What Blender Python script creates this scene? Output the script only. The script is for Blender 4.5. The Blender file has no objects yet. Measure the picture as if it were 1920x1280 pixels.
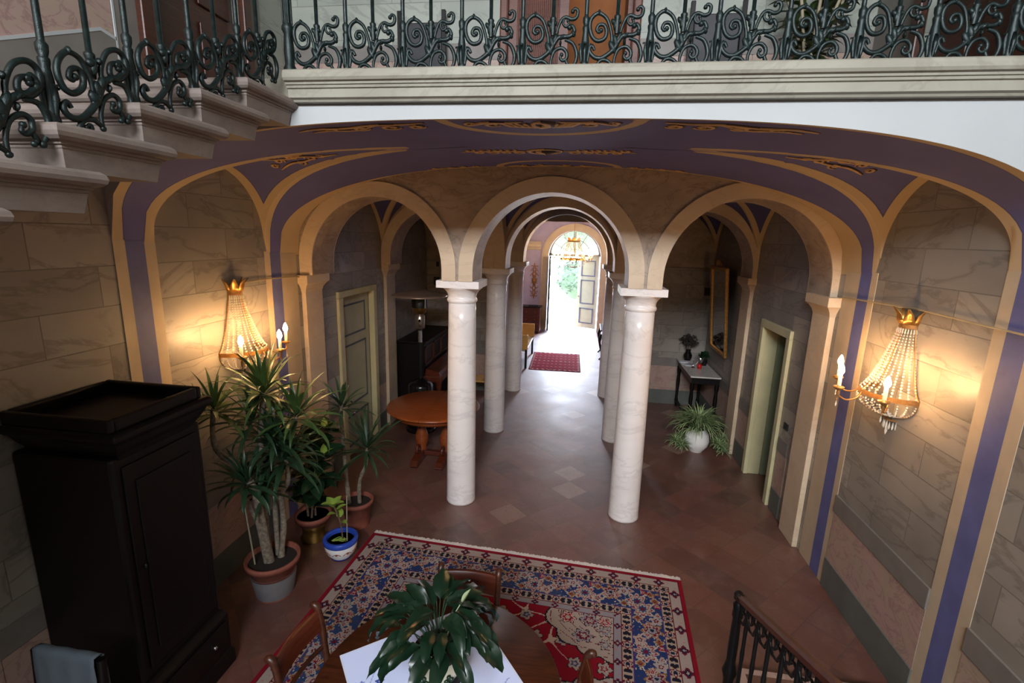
import bpy, bmesh, math, random
import numpy as np
from mathutils import Vector, Matrix
PI = math.pi
random.seed(7)
SC = bpy.context.scene
COL = SC.collection

# ------------------------------------------------------------------ camera
def make_camera():
    yaw, pitch, roll, f = .1366, -.212, .0287, 912.5
    sy, cy, sp, cp = math.sin(yaw), math.cos(yaw), math.sin(pitch), math.cos(pitch)
    fw = Vector((-sy*cp, cy*cp, sp)); rt = Vector((cy, sy, 0)); up = rt.cross(fw)
    cr, sr = math.cos(roll), math.sin(roll)
    rt, up = cr*rt + sr*up, -sr*rt + cr*up
    cd = bpy.data.cameras.new('camera'); cd.sensor_width = 36; cd.lens = 36*f/1920
    cd.clip_start = .05; cd.clip_end = 200
    co = bpy.data.objects.new('camera', cd); COL.objects.link(co)
    m = Matrix((rt, up, -fw)).transposed().to_4x4(); m.translation = Vector((0, 0, 3.0))
    co.matrix_world = m
    SC.camera = co
make_camera()

# ------------------------------------------------------------------ world and daylight
SKY = 65.0
w = bpy.data.worlds.new('world'); SC.world = w; w.use_nodes = True
wb = w.node_tree.nodes['Background']; wb.inputs[0].default_value = (.82, .95, 1.18, 1); wb.inputs[1].default_value = SKY
def portal(name, loc, rot, sx, sz):
    ld = bpy.data.lights.new(name, 'AREA'); ld.shape = 'RECTANGLE'; ld.size = sx; ld.size_y = sz
    ld.cycles.is_portal = True
    o = bpy.data.objects.new(name, ld); COL.objects.link(o); o.location = loc; o.rotation_euler = rot
portal('entrance_portal', (-.27, 16.62, 1.7), (-PI/2, 0, 0), 1.7, 3.3)
def daylight(name, loc, rot, sx, sz, watts):
    ld = bpy.data.lights.new(name, 'AREA'); ld.shape = 'RECTANGLE'; ld.size = sx; ld.size_y = sz; ld.energy = watts; ld.color = (.94, .98, 1.05)
    o = bpy.data.objects.new(name, ld); COL.objects.link(o); o.location = loc; o.rotation_euler = rot
daylight('hall_window_daylight', (-.2, -4.98, 6.1), (math.radians(90-14), 0, 0), 4.1, 1.05, 960)
sd = bpy.data.lights.new('sun', 'SUN'); sd.energy = 6.0; sd.angle = .02; sd.color = (1, .95, .88)
so = bpy.data.objects.new('sun', sd); COL.objects.link(so); so.rotation_euler = (math.radians(50), 0, math.radians(205))

# ------------------------------------------------------------------ exposure
vs = SC.view_settings
vs.view_transform = 'Standard'; vs.look = 'None'; vs.gamma = 1; vs.use_curve_mapping = False
vs.exposure = 0.0
SC.cycles.use_denoising = True
SC.cycles.sample_clamp_indirect = 6
SC.cycles.max_bounces = 8
SC.cycles.caustics_reflective = False; SC.cycles.caustics_refractive = False
BULB = 400.0                       # radiance of the candle bulbs
WARM = (1.0, .56, .23)

# ------------------------------------------------------------------ colour and material helpers
def C(r, g, b):
    f = lambda c: (c/255/12.92) if c/255 <= .04045 else ((c/255+.055)/1.055)**2.4
    return (f(r), f(g), f(b), 1)
class NT:
    def __init__(s, name):
        s.m = bpy.data.materials.new(name); s.m.use_nodes = True
        s.t = s.m.node_tree; s.b = s.t.nodes['Principled BSDF']
    def n(s, typ, **kw):
        x = s.t.nodes.new(typ)
        for k, v in kw.items():
            if k.startswith('i_'):
                kk = k[2:]; kk = int(kk) if kk.isdigit() else kk.replace('_', ' ')
                x.inputs[kk].default_value = v
            else: setattr(x, k, v)
        return x
    def l(s, a, b): s.t.links.new(a, b)
    def math(s, op, a, b=None, c=None):
        x = s.n('ShaderNodeMath', operation=op)
        for i, v in enumerate((a, b, c)):
            if v is None: continue
            if hasattr(v, 'type') and not isinstance(v, (int, float)): s.l(v, x.inputs[i])
            else: x.inputs[i].default_value = v
        return x.outputs[0]
    def mix(s, fac, a, b, blend='MIX'):
        x = s.n('ShaderNodeMix', data_type='RGBA', blend_type=blend)
        for i, v in ((0, fac), (6, a), (7, b)):
            if isinstance(v, (int, float, tuple)): x.inputs[i].default_value = v
            else: s.l(v, x.inputs[i])
        return x.outputs[2]
    def ramp(s, fac, stops, interp='LINEAR'):
        x = s.n('ShaderNodeValToRGB'); r = x.color_ramp; r.interpolation = interp
        while len(r.elements) < len(stops): r.elements.new(.5)
        for e, (p, c) in zip(r.elements, stops):
            e.position = p; e.color = c if isinstance(c, tuple) else (c, c, c, 1)
        s.l(fac, x.inputs[0]); return x.outputs[0]
    def noise(s, vec, scale, detail=4, rough=.55, dist=0.0):
        x = s.n('ShaderNodeTexNoise', i_Scale=scale, i_Detail=detail, i_Roughness=rough, i_Distortion=dist)
        if vec is not None: s.l(vec, x.inputs['Vector'])
        return x.outputs[0]
    def coord(s, kind='Object'): return s.n('ShaderNodeTexCoord').outputs[kind]
    def bump(s, h, strength=.2, dist=.01):
        x = s.n('ShaderNodeBump', i_Strength=strength, i_Distance=dist); s.l(h, x.inputs['Height']); s.l(x.outputs[0], s.b.inputs['Normal'])
    def out(s, col=None, rough=.5, metal=0, spec=.5):
        if col is not None:
            if isinstance(col, tuple): s.b.inputs['Base Color'].default_value = col
            else: s.l(col, s.b.inputs['Base Color'])
        if isinstance(rough, (int, float)): s.b.inputs['Roughness'].default_value = rough
        else: s.l(rough, s.b.inputs['Roughness'])
        s.b.inputs['Metallic'].default_value = metal
        s.b.inputs['Specular IOR Level'].default_value = spec
        return s.m
M = {}
def plain(name, col, rough=.5, metal=0, var=.12, scale=6, spec=.5, bump=0):
    t = NT(name); nz = t.noise(t.coord(), scale)
    lo = tuple(max(0, c*(1-var*1.6)) for c in col[:3])+(1,); hi = tuple(c*(1+var) for c in col[:3])+(1,)
    c = t.mix(t.ramp(nz, [(.3, 0.0), (.7, 1.0)]), lo, hi)
    if bump: t.bump(t.noise(t.coord(), scale*8), bump, .004)
    M[name] = t.out(c, rough, metal, spec); return M[name]
def wood(name, a, b, rough=.35, sc=(1, 1, 14), scale=5, spec=.5):
    t = NT(name); mp = t.n('ShaderNodeMapping'); mp.inputs['Scale'].default_value = sc; t.l(t.coord(), mp.inputs[0])
    nz = t.noise(mp.outputs[0], scale, 6, .6, 1.2)
    M[name] = t.out(t.ramp(nz, [(.3, a), (.7, b)]), rough, 0, spec); return M[name]
def emit(name, col, strength):
    t = NT(name); t.b.inputs['Base Color'].default_value = (0.8, .7, .5, 1)
    t.b.inputs['Emission Color'].default_value = tuple(col)+(1,); t.b.inputs['Emission Strength'].default_value = strength
    M[name] = t.m
def marble_blocks(name, c1, c2, vein, bw=.75, rh=.25, mortar=.0035, vs=3.0):
    t = NT(name); uv = t.coord('UV')
    br = t.n('ShaderNodeTexBrick', offset=.5, i_Scale=1, i_Brick_Width=bw, i_Row_Height=rh, i_Mortar_Size=mortar, i_Mortar_Smooth=.1, i_Bias=0.0)
    br.inputs['Color1'].default_value = (0, 0, 0, 1); br.inputs['Color2'].default_value = (1, 1, 1, 1); br.inputs['Mortar'].default_value = (.5, .5, .5, 1)
    t.l(uv, br.inputs['Vector'])
    rnd = br.outputs['Color']
    off = t.n('ShaderNodeVectorMath', operation='MULTIPLY_ADD'); t.l(rnd, off.inputs[0]); off.inputs[1].default_value = (7, 13, 5); t.l(uv, off.inputs[2])
    rot = t.n('ShaderNodeMapping'); rot.inputs['Rotation'].default_value = (0, 0, .5); rot.inputs['Scale'].default_value = (.8, 1.7, 1); t.l(off.outputs[0], rot.inputs[0])
    cloud = t.noise(rot.outputs[0], vs*.55, 6, .62, .5)
    v = t.math('ABSOLUTE', t.math('SUBTRACT', t.noise(rot.outputs[0], vs*.45, 7, .6, .9), .5))
    vf = t.ramp(v, [(.0, 1.0), (.03, 0.0)])
    base = t.mix(t.math('MULTIPLY_ADD', rnd, .55, t.math('MULTIPLY', cloud, .45)), c1, c2)
    base = t.mix(t.math('MULTIPLY', t.ramp(t.noise(uv, 1.1, 3), [(.45, 0.0), (.65, 1.0)]), .28), base, vein)
    base = t.mix(t.math('MULTIPLY', vf, .42), base, vein)
    base = t.mix(t.math('MULTIPLY', br.outputs['Fac'], .45), base, tuple(x*.3 for x in vein[:3])+(1,))
    t.bump(t.math('MULTIPLY', br.outputs['Fac'], -1.0), .25, .003)
    M[name] = t.out(base, .42); return M[name]
def marble(name, base, cloudc, vein, scale=2.2, rough=.3, vstr=.5):
    t = NT(name); co = t.coord()
    mp = t.n('ShaderNodeMapping'); mp.inputs['Rotation'].default_value = (.4, .6, .3); mp.inputs['Scale'].default_value = (1, 1, 1.8); t.l(co, mp.inputs[0])
    cl = t.noise(mp.outputs[0], scale, 5, .6, .8)
    v = t.math('ABSOLUTE', t.math('SUBTRACT', t.noise(mp.outputs[0], scale*.8, 6, .6, 1.8), .5))
    c = t.mix(t.ramp(cl, [(.35, 0.0), (.7, 1.0)]), base, cloudc)
    c = t.mix(t.math('MULTIPLY', t.ramp(v, [(0, 1.0), (.03, 0.0)]), vstr), c, vein)
    M[name] = t.out(c, rough); return M[name]
def painted(name, field, line):
    """two paints told apart by the sign of the painter's layout stored on the mesh"""
    t = NT(name); a = t.n('ShaderNodeAttribute', attribute_name='d')
    f = t.math('LESS_THAN', a.outputs['Fac'], 0.0)
    edge = t.ramp(t.math('ABSOLUTE', t.math('SUBTRACT', a.outputs['Fac'], .004)), [(0, 1.0), (.006, 0.0)])
    nz = t.ramp(t.noise(t.coord(), 3, 5), [(.3, 0.0), (.7, 1.0)])
    fa = t.mix(nz, tuple(x*.86 for x in field[:3])+(1,), field)
    la = t.mix(nz, tuple(x*.9 for x in line[:3])+(1,), line)
    c = t.mix(f, fa, la); c = t.mix(t.math('MULTIPLY', edge, .45), c, (.03, .02, .02, 1))
    M[name] = t.out(c, .7, 0, .2); return M[name]

BLUE = C(96, 98, 140); CREAM = C(194, 172, 138)
marble_blocks('wall_marble', C(112, 107, 101), C(172, 164, 153), C(80, 75, 72))
marble_blocks('gallery_marble', C(136, 142, 132), C(170, 174, 162), C(108, 112, 104), .95, .3)
marble('spandrel_marble', C(176, 158, 140), C(148, 130, 114), C(80, 62, 52), 2.5, .5, .35)
marble('archivolt_marble', C(208, 190, 164), C(196, 174, 146), C(168, 146, 122), 1.4, .45, .25)
marble('column_marble', C(238, 232, 228), C(228, 221, 217), C(190, 182, 180), 1.4, .28, .35)
marble('pink_marble', C(176, 146, 138), C(168, 150, 130), C(128, 90, 92), 3.5, .4, .5)
marble('cornice_stone', C(160, 157, 142), C(143, 138, 124), C(116, 108, 96), 1.5, .6, .3)
marble('step_stone', C(132, 120, 112), C(116, 104, 97), C(96, 84, 78), 6, .7, .2)
marble('table_marble', C(206, 200, 192), C(190, 184, 176), C(130, 124, 120), 5, .2, .4)
painted('vault_paint', C(102, 102, 154), CREAM)
painted('bay_paint', C(88, 88, 136), CREAM)
plain('blue_paint', C(92, 96, 146), .65, var=.1)
plain('cream_paint', C(188, 170, 144), .65, var=.06)
plain('gold_paint', C(206, 168, 112), .6, var=.15, scale=20)
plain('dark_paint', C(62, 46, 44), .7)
plain('white_plaster', C(178, 181, 181), .75, var=.03, scale=2)
plain('hall_ochre', C(112, 100, 84), .8)
plain('grey_dado', C(122, 116, 110), .5, var=.08)
plain('grey_base', C(96, 100, 94), .5, var=.1)
plain('lavender', C(192, 190, 216), .7, var=.05)
plain('ivory', C(214, 206, 176), .7, var=.04)
plain('door_green', C(178, 176, 146), .45, var=.05)
plain('door_frame_green', C(194, 188, 148), .42, var=.05)
plain('door_leaf_green', C(122, 130, 104), .45, var=.05)
plain('door_line', C(84, 88, 104), .5)
plain('dark_green_door', C(52, 66, 56), .5)
plain('gilt', C(198, 148, 80), .3, .85, var=.2, scale=30)
plain('gilt_dull', C(176, 128, 74), .4, .6, var=.2, scale=30)
plain('brass', C(150, 116, 60), .3, .9, var=.3)
plain('iron_green', C(24, 38, 37), .36, .3, var=.35, scale=40, bump=.3)
plain('black_iron', C(20, 22, 22), .4, .4)
plain('black_gloss', C(14, 14, 15), .18)
plain('steel', C(170, 160, 150), .28, .9, var=.05)
plain('bronze_hood', C(176, 150, 130), .3, .6)
plain('terracotta_pot', C(136, 76, 60), .75, var=.15, scale=12)
plain('soil', C(40, 30, 24), .95, var=.4, scale=60, bump=.8)
plain('candle', C(236, 226, 190), .6)
plain('white_ceramic', C(232, 232, 228), .2, var=.03)
plain('blue_glaze', C(46, 76, 176), .2, var=.1)
plain('pale_ceramic', C(206, 200, 176), .3, var=.08)
plain('plastic_grey', C(104, 102, 104), .5)
plain('red_wax', C(196, 26, 26), .35)
plain('silver', C(200, 200, 200), .18, .95)
plain('paper', C(214, 214, 218), .8)
plain('cloth_pale', C(84, 94, 102), .9, var=.08)
plain('black_leather', C(34, 34, 38), .5)
plain('orange_room', C(150, 96, 54), .8, var=.1)
plain('fringe_white', C(214, 204, 196), .9, var=.1, scale=80)
plain('gravel', C(214, 206, 190), .95, var=.1, scale=20)
plain('wire', C(170, 150, 116), .5)
plain('cane', C(150, 140, 116), .7)
plain('grey_bark', C(128, 116, 100), .85, var=.35, scale=40, bump=.6)
plain('brown_bark', C(104, 84, 64), .85, var=.35, scale=40, bump=.6)
wood('walnut', C(46, 22, 13), C(80, 39, 20), .38)
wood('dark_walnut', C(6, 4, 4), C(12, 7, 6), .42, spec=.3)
wood('tabletop_wood', C(48, 23, 13), C(84, 42, 22), .35, (1, 8, 8), 5, .18)
wood('mahogany', C(64, 26, 16), C(96, 42, 24), .3)
wood('table_wood', C(112, 54, 24), C(150, 76, 34), .28, (1, 8, 8))
wood('light_wood', C(196, 146, 70), C(222, 172, 90), .4)
wood('reeded_wood', C(76, 40, 30), C(112, 66, 50), .45)
def leafmat(name, a, b, rough=.35, trans=.0):
    t = NT(name); nz = t.noise(t.coord(), 14, 3)
    t.b.inputs['Subsurface Weight'].default_value = 0
    M[name] = t.out(t.mix(nz, a, b), rough); return M[name]
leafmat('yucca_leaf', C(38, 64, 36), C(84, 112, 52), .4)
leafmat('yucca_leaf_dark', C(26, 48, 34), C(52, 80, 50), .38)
leafmat('ficus_leaf', C(16, 36, 24), C(36, 62, 36), .2)
leafmat('lime_leaf', C(110, 140, 50), C(160, 180, 80), .35)
leafmat('spathe_green', C(150, 166, 120), C(190, 200, 160), .4)
leafmat('lily_leaf', C(10, 28, 19), C(25, 50, 31), .3)
leafmat('bush_leaf', C(12, 26, 8), C(26, 46, 14), .9)
leafmat('dry_leaf', C(46, 40, 36), C(74, 62, 54), .8)
leafmat('gallery_leaf', C(40, 60, 30), C(90, 110, 60), .5)
def variegated():
    t = NT('spider_leaf'); a = t.n('ShaderNodeAttribute', attribute_name='d')
    f = t.math('LESS_THAN', t.math('ABSOLUTE', a.outputs['Fac']), .42)
    M['spider_leaf'] = t.out(t.mix(f, C(62, 104, 46), C(196, 208, 160)), .4)
variegated()
emit('bulb_glow', WARM, BULB); emit('chandelier_glow', WARM, BULB*.5)
def glassy(name, col, alpha, rough=.05):
    t = NT(name); t.b.inputs['Base Color'].default_value = col; t.b.inputs['Roughness'].default_value = rough
    t.b.inputs['Alpha'].default_value = alpha; t.b.inputs['Specular IOR Level'].default_value = 1.0; M[name] = t.m
glassy('crystal', (.95, .88, .74, 1), .55, .08)
glassy('pane_glass', (.9, .95, .95, 1), .15, .02)
def mirror_mat():
    t = NT('mirror_glass'); M['mirror_glass'] = t.out((.55, .55, .55, 1), .04, 1.0)
mirror_mat()
def floor_mat():
    t = NT('terracotta_floor'); co = t.coord('Object')
    mp = t.n('ShaderNodeMapping'); mp.inputs['Rotation'].default_value = (0, 0, PI/4); t.l(co, mp.inputs[0])
    br = t.n('ShaderNodeTexBrick', offset=0.0, i_Scale=1, i_Brick_Width=.31, i_Row_Height=.31, i_Mortar_Size=.004, i_Mortar_Smooth=.2, i_Bias=0.0)
    br.inputs['Color1'].default_value = (0, 0, 0, 1); br.inputs['Color2'].default_value = (1, 1, 1, 1); br.inputs['Mortar'].default_value = (.5, .5, .5, 1)
    t.l(mp.outputs[0], br.inputs['Vector']); rnd = br.outputs['Color']
    c = t.ramp(rnd, [(0, C(68, 37, 29)), (.3, C(92, 50, 38)), (.7, C(110, 62, 47)), (.97, C(102, 66, 54)), (.98, C(152, 122, 102))])
    blot = t.ramp(t.noise(co, 1.3, 6, .65, .6), [(.35, 0.0), (.68, 1.0)])
    c = t.mix(t.math('MULTIPLY', blot, .42), c, C(108, 78, 68))
    worn = t.ramp(t.noise(co, 4.5, 8, .75, .4), [(.50, 0.0), (.60, 1.0)])
    c = t.mix(t.math('MULTIPLY', worn, .30), c, C(128, 98, 86))
    stain = t.ramp(t.noise(co, 2.6, 6, .7, 1.0), [(.56, 0.0), (.70, 1.0)])
    c = t.mix(t.math('MULTIPLY', stain, .45), c, C(70, 44, 36))
    fine = t.noise(co, 30, 5, .7)
    c = t.mix(t.math('MULTIPLY', t.ramp(fine, [(.35, 1.0), (.5, 0.0)]), .4), c, C(80, 44, 36))
    c = t.mix(t.math('MULTIPLY', br.outputs['Fac'], .6), c, C(72, 50, 42))
    r = t.math('MULTIPLY_ADD', t.noise(co, 2.2, 5, .65), .42, .30)
    h = t.math('MULTIPLY_ADD', rnd, .35, t.math('MULTIPLY', t.noise(co, 9, 4), .65))
    t.bump(t.math('SUBTRACT', h, t.math('MULTIPLY', br.outputs['Fac'], .6)), .30, .010)
    M['floor'] = t.out(c, r, 0, .8)
    t.b.inputs['Coat Weight'].default_value = .9; t.b.inputs['Coat IOR'].default_value = 1.6; t.b.inputs['Coat Tint'].default_value = (1, 1, 1, 1)
    t.l(t.math('MULTIPLY_ADD', t.noise(co, 1.7, 4, .6), .24, .42), t.b.inputs['Coat Roughness'])
floor_mat()
def rugmat(name):
    t = NT(name); a = t.n('ShaderNodeAttribute', attribute_name='pile')
    nz = t.noise(t.coord(), 160, 2)
    c = t.mix(.25, a.outputs['Color'], t.mix(nz, (.1, .1, .1, 1), (.7, .7, .7, 1)), 'OVERLAY')
    M[name] = t.out(c, .95, 0, .1)
rugmat('rug_pile')

# ------------------------------------------------------------------ mesh builder
class MB:
    def __init__(s): s.v = []; s.f = []; s.mi = []; s.sm = []; s.d = {}; s.cur = 0
    def add(s, verts, faces, smooth=False):
        o = len(s.v); s.v += [tuple(p) for p in verts]
        for f in faces: s.f.append(tuple(i+o for i in f)); s.mi.append(s.cur); s.sm.append(smooth)
        return o
    def box(s, x0, x1, y0, y1, z0, z1, rot=0, c=None):
        p = [(x, y, z) for z in (z0, z1) for y in (y0, y1) for x in (x0, x1)]
        if rot:
            cx, cy = c if c else ((x0+x1)/2, (y0+y1)/2); a, b = math.cos(rot), math.sin(rot)
            p = [(cx+(x-cx)*a-(y-cy)*b, cy+(x-cx)*b+(y-cy)*a, z) for x, y, z in p]
        s.add(p, [(0, 2, 3, 1), (4, 5, 7, 6), (0, 1, 5, 4), (2, 6, 7, 3), (0, 4, 6, 2), (1, 3, 7, 5)])
        return s
    def obox(s, c, ax, ay, az):
        c, ax, ay, az = map(Vector, (c, ax, ay, az))
        p = [c+ax*i+ay*j+az*k for k in (-1, 1) for j in (-1, 1) for i in (-1, 1)]
        s.add(p, [(0, 2, 3, 1), (4, 5, 7, 6), (0, 1, 5, 4), (2, 6, 7, 3), (0, 4, 6, 2), (1, 3, 7, 5)]); return s
    def lathe(s, prof, n=24, c=(0, 0, 0), a0=0, a1=2*PI, sx=1, sy=1):
        full = abs(a1-a0-2*PI) < 1e-6; k = n if full else n+1; vs = []
        for r, z in prof:
            for i in range(k):
                a = a0+(a1-a0)*i/n; vs.append((c[0]+r*sx*math.cos(a), c[1]+r*sy*math.sin(a), c[2]+z))
        fs = []
        for j in range(len(prof)-1):
            for i in range(n):
                i2 = (i+1) % k; fs.append((j*k+i, j*k+i2, (j+1)*k+i2, (j+1)*k+i))
        o = s.add(vs, fs, True)
        if full:
            if prof[0][0] > 1e-4: s.add([vs[i] for i in range(k)], [tuple(range(k-1, -1, -1))])
            if prof[-1][0] > 1e-4: s.add([vs[(len(prof)-1)*k+i] for i in range(k)], [tuple(range(k))])
        return s
    def ell(s, c, rx, ry, rz, n=10, m=7):
        prof = [(math.sin(PI*i/m), -math.cos(PI*i/m)) for i in range(m+1)]
        vs = []; fs = []
        for r, z in prof:
            for i in range(n):
                a = 2*PI*i/n; vs.append((c[0]+rx*r*math.cos(a), c[1]+ry*r*math.sin(a), c[2]+rz*z))
        for j in range(m):
            for i in range(n): fs.append((j*n+i, j*n+(i+1) % n, (j+1)*n+(i+1) % n, (j+1)*n+i))
        s.add(vs, fs, True); return s
    def tube(s, pts, rad, n=8, flat=None, cap=True):
        pts = [Vector(p) for p in pts]; N = len(pts)
        if isinstance(rad, (int, float)): rad = [rad]*N
        t0 = (pts[1]-pts[0]).normalized(); ref = Vector((0, 0, 1)) if abs(t0.z) < .9 else Vector((1, 0, 0))
        u = t0.cross(ref).normalized(); vs = []
        for i, p in enumerate(pts):
            t = (pts[min(i+1, N-1)]-pts[max(i-1, 0)])
            if t.length < 1e-9: t = t0
            t.normalize(); u = (u-t*u.dot(t))
            if u.length < 1e-6: u = t.orthogonal()
            u.normalize(); w_ = t.cross(u)
            if flat is not None:            # flatten along a given direction
                fl = Vector(flat); side = t.cross(fl)
                if side.length < 1e-5: side = u
                side.normalize()
                for k in range(n):
                    a = 2*PI*k/n; vs.append(p+side*(rad[i]*math.cos(a))+fl*(rad[i]*.4*math.sin(a)))
            else:
                for k in range(n):
                    a = 2*PI*k/n; vs.append(p+(u*math.cos(a)+w_*math.sin(a))*rad[i])
        fs = [(i*n+k, i*n+(k+1) % n, (i+1)*n+(k+1) % n, (i+1)*n+k) for i in range(N-1) for k in range(n)]
        s.add(vs, fs, True)
        if cap: s.add(vs[:n], [tuple(range(n-1, -1, -1))]); s.add(vs[-n:], [tuple(range(n))])
        return s
    def prism(s, poly, axis, a, b, smooth=False):
        def P(u, v, w_): return (w_, u, v) if axis == 'x' else ((u, w_, v) if axis == 'y' else (u, v, w_))
        n = len(poly); vs = [P(u, v, a) for u, v in poly]+[P(u, v, b) for u, v in poly]
        s.add(vs, [tuple(range(n-1, -1, -1)), tuple(range(n, 2*n))])
        s.add(vs, [(i, (i+1) % n, n+(i+1) % n, n+i) for i in range(n)], smooth); return s
    def grid(s, P, smooth=True, dvals=None):
        """P: rows of points"""
        r, c = len(P), len(P[0]); o = s.add([p for row in P for p in row], [(i*c+j, i*c+j+1, (i+1)*c+j+1, (i+1)*c+j) for i in range(r-1) for j in range(c-1)], smooth)
        if dvals is not None:
            for i in range(r):
                for j in range(c): s.d[o+i*c+j] = dvals[i][j]
        return s
    def build(s, name, mats, parent=None, bevel=0, loc=None, uv=True, weld=False, fixn=True):
        me = bpy.data.meshes.new(name); me.from_pydata(s.v, [], s.f)
        if not isinstance(mats, (list, tuple)): mats = [mats]
        for m in mats: me.materials.append(M[m] if isinstance(m, str) else m)
        me.polygons.foreach_set('material_index', s.mi); me.polygons.foreach_set('use_smooth', s.sm)
        if s.d:
            at = me.attributes.new('d', 'FLOAT', 'POINT'); at.data.foreach_set('value', [s.d.get(i, 1.0) for i in range(len(s.v))])
        if fixn:
            bm = bmesh.new(); bm.from_mesh(me)
            if weld: bmesh.ops.remove_doubles(bm, verts=bm.verts, dist=1e-5)
            bmesh.ops.recalc_face_normals(bm, faces=bm.faces); bm.to_mesh(me); bm.free()
        if uv and len(me.polygons):
            L = me.uv_layers.new(name='UVMap'); nl = len(me.loops)
            vi = np.empty(nl, int); me.loops.foreach_get('vertex_index', vi)
            co = np.empty(len(me.vertices)*3); me.vertices.foreach_get('co', co); co = co.reshape(-1, 3)[vi]
            pn = np.empty(len(me.polygons)*3); me.polygons.foreach_get('normal', pn); pn = np.abs(pn.reshape(-1, 3))
            lt = np.empty(len(me.polygons), int); me.polygons.foreach_get('loop_total', lt); ax = np.repeat(pn.argmax(1), lt)
            U = np.where(ax == 0, co[:, 1], co[:, 0]); V = np.where(ax == 2, co[:, 1], co[:, 2])
            L.data.foreach_set('uv', np.stack([U, V], 1).ravel())
        me.update()
        o = bpy.data.objects.new(name, me); COL.objects.link(o)
        if parent is not None: o.parent = parent
        if loc is not None: o.location = loc
        if bevel:
            b = o.modifiers.new('bevel', 'BEVEL'); b.width = bevel; b.segments = 2; b.limit_method = 'ANGLE'; b.angle_limit = .6
        return o
def thing(name, label, cat, loc=(0, 0, 0), rotz=0, group=None):
    o = bpy.data.objects.new(name, None); COL.objects.link(o); o.empty_display_size = .1
    o.location = loc; o.rotation_euler = (0, 0, rotz); return tag(o, label, cat, group)
def tag(o, label, cat, group=None):
    o['label'] = label; o['category'] = cat
    if group: o['group'] = group
    return o
def struct(o, label=None):
    o['kind'] = 'structure'
    if label: o['label'] = label
    return o
def dup(root, loc, rotz, label, group=None):
    r = root.copy(); COL.objects.link(r); r.location = loc; r.rotation_euler = (0, 0, rotz); r['label'] = label
    if group: r['group'] = group
    for ch in list(root.children):
        c = ch.copy(); COL.objects.link(c); c.parent = r
        for g in list(ch.children):
            d = g.copy(); COL.objects.link(d); d.parent = c
    return r
def lin(a, b, n): return [a+(b-a)*i/(n-1) for i in range(n)]
def spline(pts, m=8):
    """Catmull-Rom through pts (tuples of any dimension)"""
    P = [pts[0]]+list(pts)+[pts[-1]]; out = []
    for i in range(1, len(P)-2):
        for k in range(m):
            t = k/m
            out.append(tuple(.5*((2*b)+(-a+c)*t+(2*a-5*b+4*c-d)*t*t+(-a+3*b-3*c+d)*t**3) for a, b, c, d in zip(P[i-1], P[i], P[i+1], P[i+2])))
    out.append(tuple(pts[-1])); return out

# ================================================================== THE BUILDING
XL, XR = -2.94, 2.32
CL, CR = -1.24, .612            # column lines
ROWS = (5.04, 7.17, 9.30)
ZS = 2.544                      # springing, top of the abacus
YF, YB = 2.74, 4.80             # front vault: front edge and arcade wall
ZG = 3.83                       # gallery floor

def wall_cells(mb, axis, t0, t1, u0, u1, z0, z1, holes=()):
    us = sorted({u0, u1, *[h[0] for h in holes], *[h[1] for h in holes]}); zs = sorted({z0, z1, *[h[2] for h in holes], *[h[3] for h in holes]})
    for a, b in zip(us, us[1:]):
        for c, d in zip(zs, zs[1:]):
            if any(h[0] <= a and b <= h[1] and h[2] <= c and d <= h[3] for h in holes): continue
            if axis == 'x': mb.box(t0, t1, a, b, c, d)
            else: mb.box(a, b, t0, t1, c, d)
    return mb
def stack(mb, x0, x1, y0, y1, levels):
    """rectangles grown by an offset at each height"""
    vs = []
    for off, z in levels:
        vs += [(x0-off, y0-off, z), (x1+off, y0-off, z), (x1+off, y1+off, z), (x0-off, y1+off, z)]
    fs = [(0, 3, 2, 1), tuple(range(len(vs)-4, len(vs)))]
    for j in range(len(levels)-1):
        for i in range(4): fs.append((4*j+i, 4*j+(i+1) % 4, 4*j+4+(i+1) % 4, 4*j+4+i))
    mb.add(vs, fs); return mb
def arcade_wall(mb, axis, t0, t1, arches, u0, u1, ztop, zs=ZS, n=28, bottoms=True):
    P = (lambda u, t, z: (u, t, z)) if axis == 'y' else (lambda u, t, z: (t, u, z))
    S = []                       # (u, zbottom)
    cur = u0
    segs = []
    for c, r, st in arches:
        if c-r > cur+1e-4: segs.append([(cur, zs), (c-r, zs)])
        segs.append([(c-r*math.cos(PI*i/n), zs+st+r*math.sin(PI*i/n)) for i in range(n+1)])
        for s_ in (-1, 1):
            if st > 0: mb.add([P(c+s_*r, t0, zs), P(c+s_*r, t1, zs), P(c+s_*r, t1, zs+st), P(c+s_*r, t0, zs+st)], [(0, 1, 2, 3)])
        cur = c+r
    if u1 > cur+1e-4: segs.append([(cur, zs), (u1, zs)])
    for sg in segs:
        for t in (t0, t1):
            vs = []
            for u, z in sg: vs += [P(u, t, z), P(u, t, ztop)]
            mb.add(vs, [(2*i, 2*i+2, 2*i+3, 2*i+1) for i in range(len(sg)-1)])
        if len(sg) > 2 or bottoms:
            vs = []
            for u, z in sg: vs += [P(u, t0, z), P(u, t1, z)]
            mb.add(vs, [(2*i, 2*i+1, 2*i+3, 2*i+2) for i in range(len(sg)-1)], len(sg) > 2)
    mb.add([P(u0, t0, ztop), P(u1, t0, ztop), P(u1, t1, ztop), P(u0, t1, ztop)], [(0, 1, 2, 3)])
    return mb
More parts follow.
